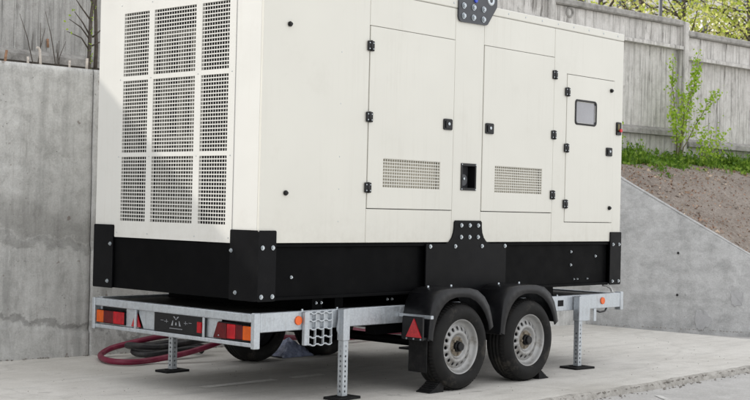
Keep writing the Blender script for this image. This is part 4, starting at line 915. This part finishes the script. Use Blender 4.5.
# sleeve clamps and far end bracketry
MB().prism([(6.405, 0.470), (6.43, 0.605), (6.43, 0.42)], 'y', TY0 - 0.03, TY0 - 0.022).build('leg_gusset', GZ, tr)
b = MB().cbox(9.34, 9.50, TY0 - 0.012, TY0 - 0.001, 0.385, 0.602, 0.003).build('front_bracket', GZ, tr)
MB().cbox(9.56, 9.60, TY0 - 0.010, TY0 - 0.002, 0.375, 0.485, 0.003).build('hook_tab', GZ, tr); MB().cbox(9.985, 10.028, TY0 - 0.006, TY0 + 0.056, 0.455, 0.615, 0.004).build('rail_end_plate', GZ, tr)
MB().box(9.035, 9.115, TY0 - 0.0015, TY0 + 0.01, 0.522, 0.572).build('rail_slot', 'rubber_foot', tr)
MB().tube([(9.60, TY0 + 0.02, 0.47), (9.68, TY0 + 0.01, 0.448), (9.76, TY0 + 0.01, 0.455), (9.80, TY0 + 0.02, 0.482)], 0.008, 7).build('cable', 'hose_black', tr)
MB().tube([(9.86, TY0 + 0.10, 0.672), (9.90, TY0 + 0.09, 0.668), (9.935, TY0 + 0.07, 0.645), (9.93, TY0 + 0.05, 0.618), (9.90, TY0 + 0.03, 0.606)], 0.012, 8).build('earth_strap', 'pole_white', tr)
# axles
for x in (7.43, 8.26): MB().tube([(x, 6.20, 0.314), (x, 8.05, 0.314)], 0.035, 12).build('axle', 'black_steel', tr)
MB().box(6.9, 8.8, 6.33, 6.42, 0.40, 0.482).build('axle_beam', 'black_steel', tr); MB().box(6.9, 8.8, 7.83, 7.92, 0.40, 0.482).build('axle_beam', 'black_steel', tr)
MB().box(5.95, 9.2, 7.10, 7.80, 0.37, 0.489).build('under_tray', 'interior_dark', tr)
# wheels
def wheel_meshes():
    r = MB(); NS = 16
    # outer flange and barrel
    r.lathe_y(0, 0, [(0.199, 0.020), (0.203, 0.008), (0.200, 0.000), (0.193, 0.000), (0.188, 0.010), (0.183, 0.024), (0.178, 0.036), (0.168, 0.044), (0.160, 0.046)], 64)
    r.lathe_y(0, 0, [(0.160, 0.046), (0.154, 0.044), (0.150, 0.042)], 64)
    # disc ring with vent holes between r=.116 and r=.150
    ra, rb_ = 0.110, 0.150
    def yy(rad): return 0.042 - 0.020 * ((rb_ - rad) / (rb_ - ra)) ** 0.8
    for s in range(NS):
        a0 = 2 * math.pi * s / NS; a1 = 2 * math.pi * (s + 1) / NS; am = (a0 + a1) / 2; rm = 0.131; hr = 0.0145; m_ = 16
        outer = []
        for q in range(m_):                       # walk round the sector border
            tq = q / m_ * 4; side_ = int(tq); fr = tq - side_
            if side_ == 0: a, rad = a0 + (a1 - a0) * fr, rb_
            elif side_ == 1: a, rad = a1, rb_ + (ra - rb_) * fr
            elif side_ == 2: a, rad = a1 + (a0 - a1) * fr, ra
            else: a, rad = a0, ra + (rb_ - ra) * fr
            outer.append((a, rad))
        v = []
        for a, rad in outer: v.append((rad * math.cos(a), yy(rad), rad * math.sin(a)))
        for a, rad in outer:
            du, dr_ = (a - am) * rm, rad - rm; an = math.atan2(dr_, du); rad2 = rm + hr * math.sin(an); a2 = am + hr * 0.95 * math.cos(an) / rm
            v.append((rad2 * math.cos(a2), yy(rad2), rad2 * math.sin(a2)))
        for k in range(m_): p = v[m_ + k]; v.append((p[0], p[1] + 0.012, p[2]))
        f = [(k, (k + 1) % m_, m_ + (k + 1) % m_, m_ + k) for k in range(m_)] + [(m_ + k, m_ + (k + 1) % m_, 2 * m_ + (k + 1) % m_, 2 * m_ + k) for k in range(m_)]
        r.add(v, f, True)
    r.lathe_y(0, 0, [(0.110, 0.022), (0.100, 0.020), (0.092, 0.024), (0.086, 0.034), (0.080, 0.040), (0.040, 0.041)], 64)
    t = MB(); P = [(0.190, 0.008), (0.199, -0.002), (0.215, -0.014), (0.240, -0.020), (0.262, -0.018), (0.285, -0.008), (0.298, 0.006), (0.304, 0.014), (0.311, 0.030), (0.314, 0.042)]
    gro = []
    for y0 in (0.060, 0.092, 0.124): gro += [(0.315, y0 - 0.006), (0.307, y0 - 0.004), (0.307, y0 + 0.004), (0.315, y0 + 0.006)]
    P = P + gro + [(0.314, 0.142), (0.311, 0.154), (0.304, 0.170), (0.285, 0.190), (0.250, 0.198), (0.215, 0.192), (0.190, 0.176)]
    t.lathe_y(0, 0, P, 72)
    for k in range(72):                           # shoulder tread blocks
        a = 2 * math.pi * (k + 0.5) / 72; w = 0.0085; ca, sa = math.cos(a), math.sin(a)
        v = []
        for (rr, y) in ((0.3075, 0.012), (0.3175, 0.036), (0.3175, 0.050), (0.300, 0.050), (0.300, 0.012)):
            for sgn in (-1, 1): v.append((rr * ca - sgn * w * sa, y, rr * sa + sgn * w * ca))
        t.add(v, [(0, 2, 3, 1), (2, 4, 5, 3), (0, 8, 6, 4, 2), (1, 3, 5, 7, 9)])
    h = MB().cyl((0, 0.040, 0), (0, -1, 0), 0.040, 0.038, 0.030, 20).cyl((0, 0.010, 0), (0, -1, 0), 0.034, 0.028, 0.018, 20)
    d = MB().lathe_y(0, 0, [(0.001, 0.062), (0.19, 0.062)], 32); d.lathe_y(0, 0, [(0.19, 0.062), (0.19, 0.15)], 32)
    n = MB().cyl((0, 0, 0), (0, -1, 0), 0.0105, 0.009, 0.014, 6, False)
    hubring = MB().lathe_y(0, 0, [(0.072, 0.0395), (0.060, 0.036), (0.042, 0.035)], 32)
    return r.mesh('wheel', 'silver_wheel'), t.mesh('tyre', 'tyre_rubber'), h.mesh('hub_cap', 'hardware_black'), d.mesh('brake_drum', 'interior_dark'), n.mesh('wheel_nut', 'hub_dirty'), hubring.mesh('hub', 'hub_dirty')
WM = wheel_meshes()
for (x, y, rz, ph) in ((7.432, 5.972, 0, 10), (8.262, 5.972, 0, 33), (7.432, 8.278, math.pi, 5), (8.262, 8.278, math.pi, 20)):
    w = inst('wheel', WM[0], tr, (x, y, 0.314), rot=(0, R(ph), rz))
    sx = 1 if rz == 0 else -1
    for nm, me in (('tyre', WM[1]), ('hub_cap', WM[2]), ('brake_drum', WM[3]), ('hub', WM[5])):
        o = bpy.data.objects.new(nm, me); col.objects.link(o); o.parent = w
    for k in range(5):
        a = 2 * math.pi * k / 5; o = bpy.data.objects.new('wheel_nut', WM[4]); col.objects.link(o); o.parent = w; o.location = (0.056 * math.cos(a), 0.036, 0.056 * math.sin(a))
# mudguards: arched black plastic shells with an outer lip
def mudguard(cx, y0, y1, flap, near=True):
    # outline of the crown in (x,z) relative to the wheel centre, rear bottom to front bottom
    path = [(-0.475, 0.075), (-0.468, 0.155), (-0.452, 0.245), (-0.425, 0.325), (-0.372, 0.386), (-0.300, 0.414), (-0.220, 0.423), (-0.120, 0.424), (-0.02, 0.424), (0.080, 0.421), (0.170, 0.404), (0.250, 0.356), (0.306, 0.288), (0.338, 0.210), (0.360, 0.130)]
    inner = [(-0.372, 0.060), (-0.366, 0.115), (-0.350, 0.170), (-0.322, 0.225), (-0.282, 0.275), (-0.232, 0.316), (-0.170, 0.345), (-0.095, 0.360), (-0.02, 0.362), (0.070, 0.354), (0.148, 0.326), (0.212, 0.282), (0.262, 0.228), (0.300, 0.165), (0.320, 0.105)]
    path = [(a * (0.79 if a < 0 else 1), b_) for a, b_ in path]; inner = [(a * (0.89 if a < 0 else 1), b_) for a, b_ in inner]
    cz = 0.314; v = []; n = len(path); s = 1 if near else -1
    rows = []
    rows.append([(cx + a * 0.97, y1, cz + b_ * 0.97) for a, b_ in path])           # inner edge of shell underside
    rows.append([(cx + a, y1, cz + b_) for a, b_ in path])
    rows.append([(cx + a, y0 + s * 0.035, cz + b_) for a, b_ in path])
    rows.append([(cx + a * 0.985 + i_[0] * 0.015, y0 + s * 0.012, cz + b_ * 0.985 + i_[1] * 0.015) for (a, b_), i_ in zip(path, inner)])
    rows.append([(cx + a * 0.94 + i_[0] * 0.06, y0 + s * 0.001, cz + b_ * 0.94 + i_[1] * 0.06) for (a, b_), i_ in zip(path, inner)])
    rows.append([(cx + a, y0, cz + b_) for a, b_ in inner])
    rows.append([(cx + a * 0.985, y0 + s * 0.008, cz + b_ * 0.985) for a, b_ in inner])
    rows.append([(cx + a * 0.97 * 0.97, y0 + s * 0.03, cz + b_ * 0.955) for a, b_ in path])
    rows.append(rows[0])
    for r_ in rows: v += r_
    f = [(k * n + i, k * n + i + 1, (k + 1) * n + i + 1, (k + 1) * n + i) for k in range(len(rows) - 1) for i in range(n - 1)]
    g = MB().add(v, f, True)
    o = g.build('mudguard', 'black_plastic', tr)
    MB().cbox(cx - 0.375, cx - 0.332, min(y0 + s * 0.010, y1), max(y0 + s * 0.010, y1), cz + 0.060, cz + 0.085, 0.004).build('rear_skirt', 'black_plastic', o)
    if flap: MB().cbox(cx - 0.362, cx - 0.354, y0 + 0.03, y1 - 0.06, 0.15, cz + 0.062, 0.002).build('mud_flap', 'rubber_foot', o)
    for dx in (-0.20, 0.06): MB().cyl((cx + dx, (y0 * 0.35 + y1 * 0.65), cz + 0.415), (0, 0, 1), 0.010, 0.008, 0.022, 8).build('bolt', 'zinc_bolt', o)
    return o
mg = mudguard(7.43, 5.955, 6.215, True); mudguard(8.26, 5.955, 6.215, False); mudguard(7.43, 8.295, 8.035, False, False); mudguard(8.26, 8.295, 8.035, False, False)
# rear face of the first mudguard carries a red triangle; a zinc stay runs from the rail
g = MB().cbox(6.988, 7.006, 5.958, 6.150, 0.380, 0.545, 0.004).build('reflector_bracket', 'black_plastic', tr); MB().box(7.0055, 7.075, 5.975, 6.14, 0.385, 0.40).build('bracket_foot', 'black_plastic', g)
MB().prism([(5.966, 0.402), (6.106, 0.402), (6.036, 0.532)], 'x', 6.979, 6.9875).build('triangle_reflector', 'red_reflector', tr, 'red triangle reflector on the rear mudguard')
for y in (5.975, 6.04, 6.105): inst('bolt', bolt_me, g, (6.988, y, 0.390), rot=(0, 0, R(-90)), scale=(0.5, 0.6, 0.5))
MB().cbox(7.062, 7.09, 5.945, 6.249, 0.528, 0.554, 0.003).build('stay', GZ, tr); MB().cbox(7.905, 7.935, 5.99, 6.249, 0.520, 0.546, 0.003).build('stay', GZ, tr)

# ================================================================ SMALL THINGS
def chock(name, label, x0, x1, y0, y1, h_, flip):
    n = 8; top = []
    for i in range(n + 1):
        s = i / n; top.append((x0 + (x1 - x0) * s, h_ * (s ** 1.35 if not flip else (1 - s) ** 1.35) + 0.008))
    pts = [(x0, 0.0)] + top + [(x1, 0.0)]
    root = empty(name, ((x0 + x1) / 2, (y0 + y1) / 2, 0), label, 'wheel chock', 'wheel chocks')
    MB().prism(pts, 'y', y0, y1).build('wedge', 'rubber_foot', root)
    g = MB()
    for i in range(2, n - 1):
        x, z = top[i]; g.box(x - 0.006, x + 0.006, y0 + 0.006, y1 - 0.006, z - 0.004, z + 0.008)
    g.build('grip_ridges', 'hardware_black', root); return root
chock('wheel_chock', 'black rubber chock behind the rear wheel', 7.12, 7.275, 5.995, 6.12, 0.095, False)
chock('wheel_chock', 'black rubber chock in front of the front wheel', 8.42, 8.545, 5.985, 6.12, 0.085, True)
def smooth_path(pts, k=8):
    P = [Vector(p) for p in pts]; o = []
    for i in range(len(P) - 1):
        p0, p1, p2, p3 = P[max(i - 1, 0)], P[i], P[i + 1], P[min(i + 2, len(P) - 1)]
        for q in range(k):
            s = q / k; o.append(0.5 * ((2 * p1) + (p2 - p0) * s + (2 * p0 - 5 * p1 + 4 * p2 - p3) * s * s + (3 * p1 - p0 - 3 * p2 + p3) * s ** 3))
    return o + [P[-1]]
red = smooth_path([(9.6, 8.75, 0.05), (8.9, 8.72, 0.06), (8.1, 8.75, 0.12), (7.7, 8.85, 0.15), (7.42, 8.98, 0.165), (7.18, 9.0, 0.158), (6.99, 9.0, 0.143), (6.82, 9.05, 0.11), (6.67, 9.10, 0.073), (6.56, 9.08, 0.04), (6.45, 8.95, 0.03), (6.35, 8.74, 0.03), (6.35, 8.58, 0.03), (6.45, 8.50, 0.03), (6.64, 8.51, 0.032), (6.77, 8.45, 0.056), (6.93, 8.40, 0.086), (7.12, 8.35, 0.136), (7.33, 8.36, 0.187), (7.6, 8.5, 0.22), (8.0, 8.55, 0.2)])
o = MB().tube(red, 0.024, 12).build('hose', 'hose_red', origin=(6.5, 8.7, 0)); tag(o, 'thick crimson hose looped on the ground behind the trailer', 'hose')
red2 = smooth_path([(9.05, 8.95, 0.13), (9.27, 8.9, 0.118), (9.56, 8.9, 0.07), (9.86, 8.9, 0.062), (10.2, 8.9, 0.04)])
o = MB().tube(red2, 0.03, 10).build('hose', 'hose_red', origin=(9.5, 8.9, 0)); tag(o, 'crimson hose end glimpsed under the trailer behind the rear leg', 'hose')
blk = []
for i in range(60):
    a = i / 60 * 4 * math.pi; rr = 0.30 + 0.03 * math.sin(i * 0.35); blk.append((7.02 + rr * 1.25 * math.cos(a), 8.80 + rr * 0.55 * math.sin(a), 0.03 + 0.055 * i / 30 + 0.012 * math.sin(i * 0.6)))
o = MB().tube(blk, 0.026, 10).build('hose', 'hose_black', origin=(7.0, 8.8, 0)); tag(o, 'black rubber hose coiled inside the crimson loop', 'hose')
# crumpled bluish plastic sheet under the trailer
g = MB(); v = []; nn = 14
for i in range(nn + 1):
    for j in range(nn + 1):
        u, w = i / nn - 0.45, j / nn - 0.5; rr = max(abs(u), abs(w)) * 2
        z = max(0.004, 0.165 * max(0, 1 - rr * 1.05) ** 0.85 + 0.022 * mn.noise((u * 9, w * 9, 3)) * (1.2 - rr))
        v.append((7.94 + u * 0.42 + 0.02 * mn.noise((u * 6, w * 6, 9)), 8.30 + w * 0.30, z))
g.add(v, [(i * (nn + 1) + j, (i + 1) * (nn + 1) + j, (i + 1) * (nn + 1) + j + 1, i * (nn + 1) + j + 1) for i in range(nn) for j in range(nn)])
o = g.build('plastic_sheet', 'bag_blue', origin=(7.94, 8.3, 0)); tag(o, 'crumpled bluish plastic sheet lying under the trailer', 'plastic sheet')
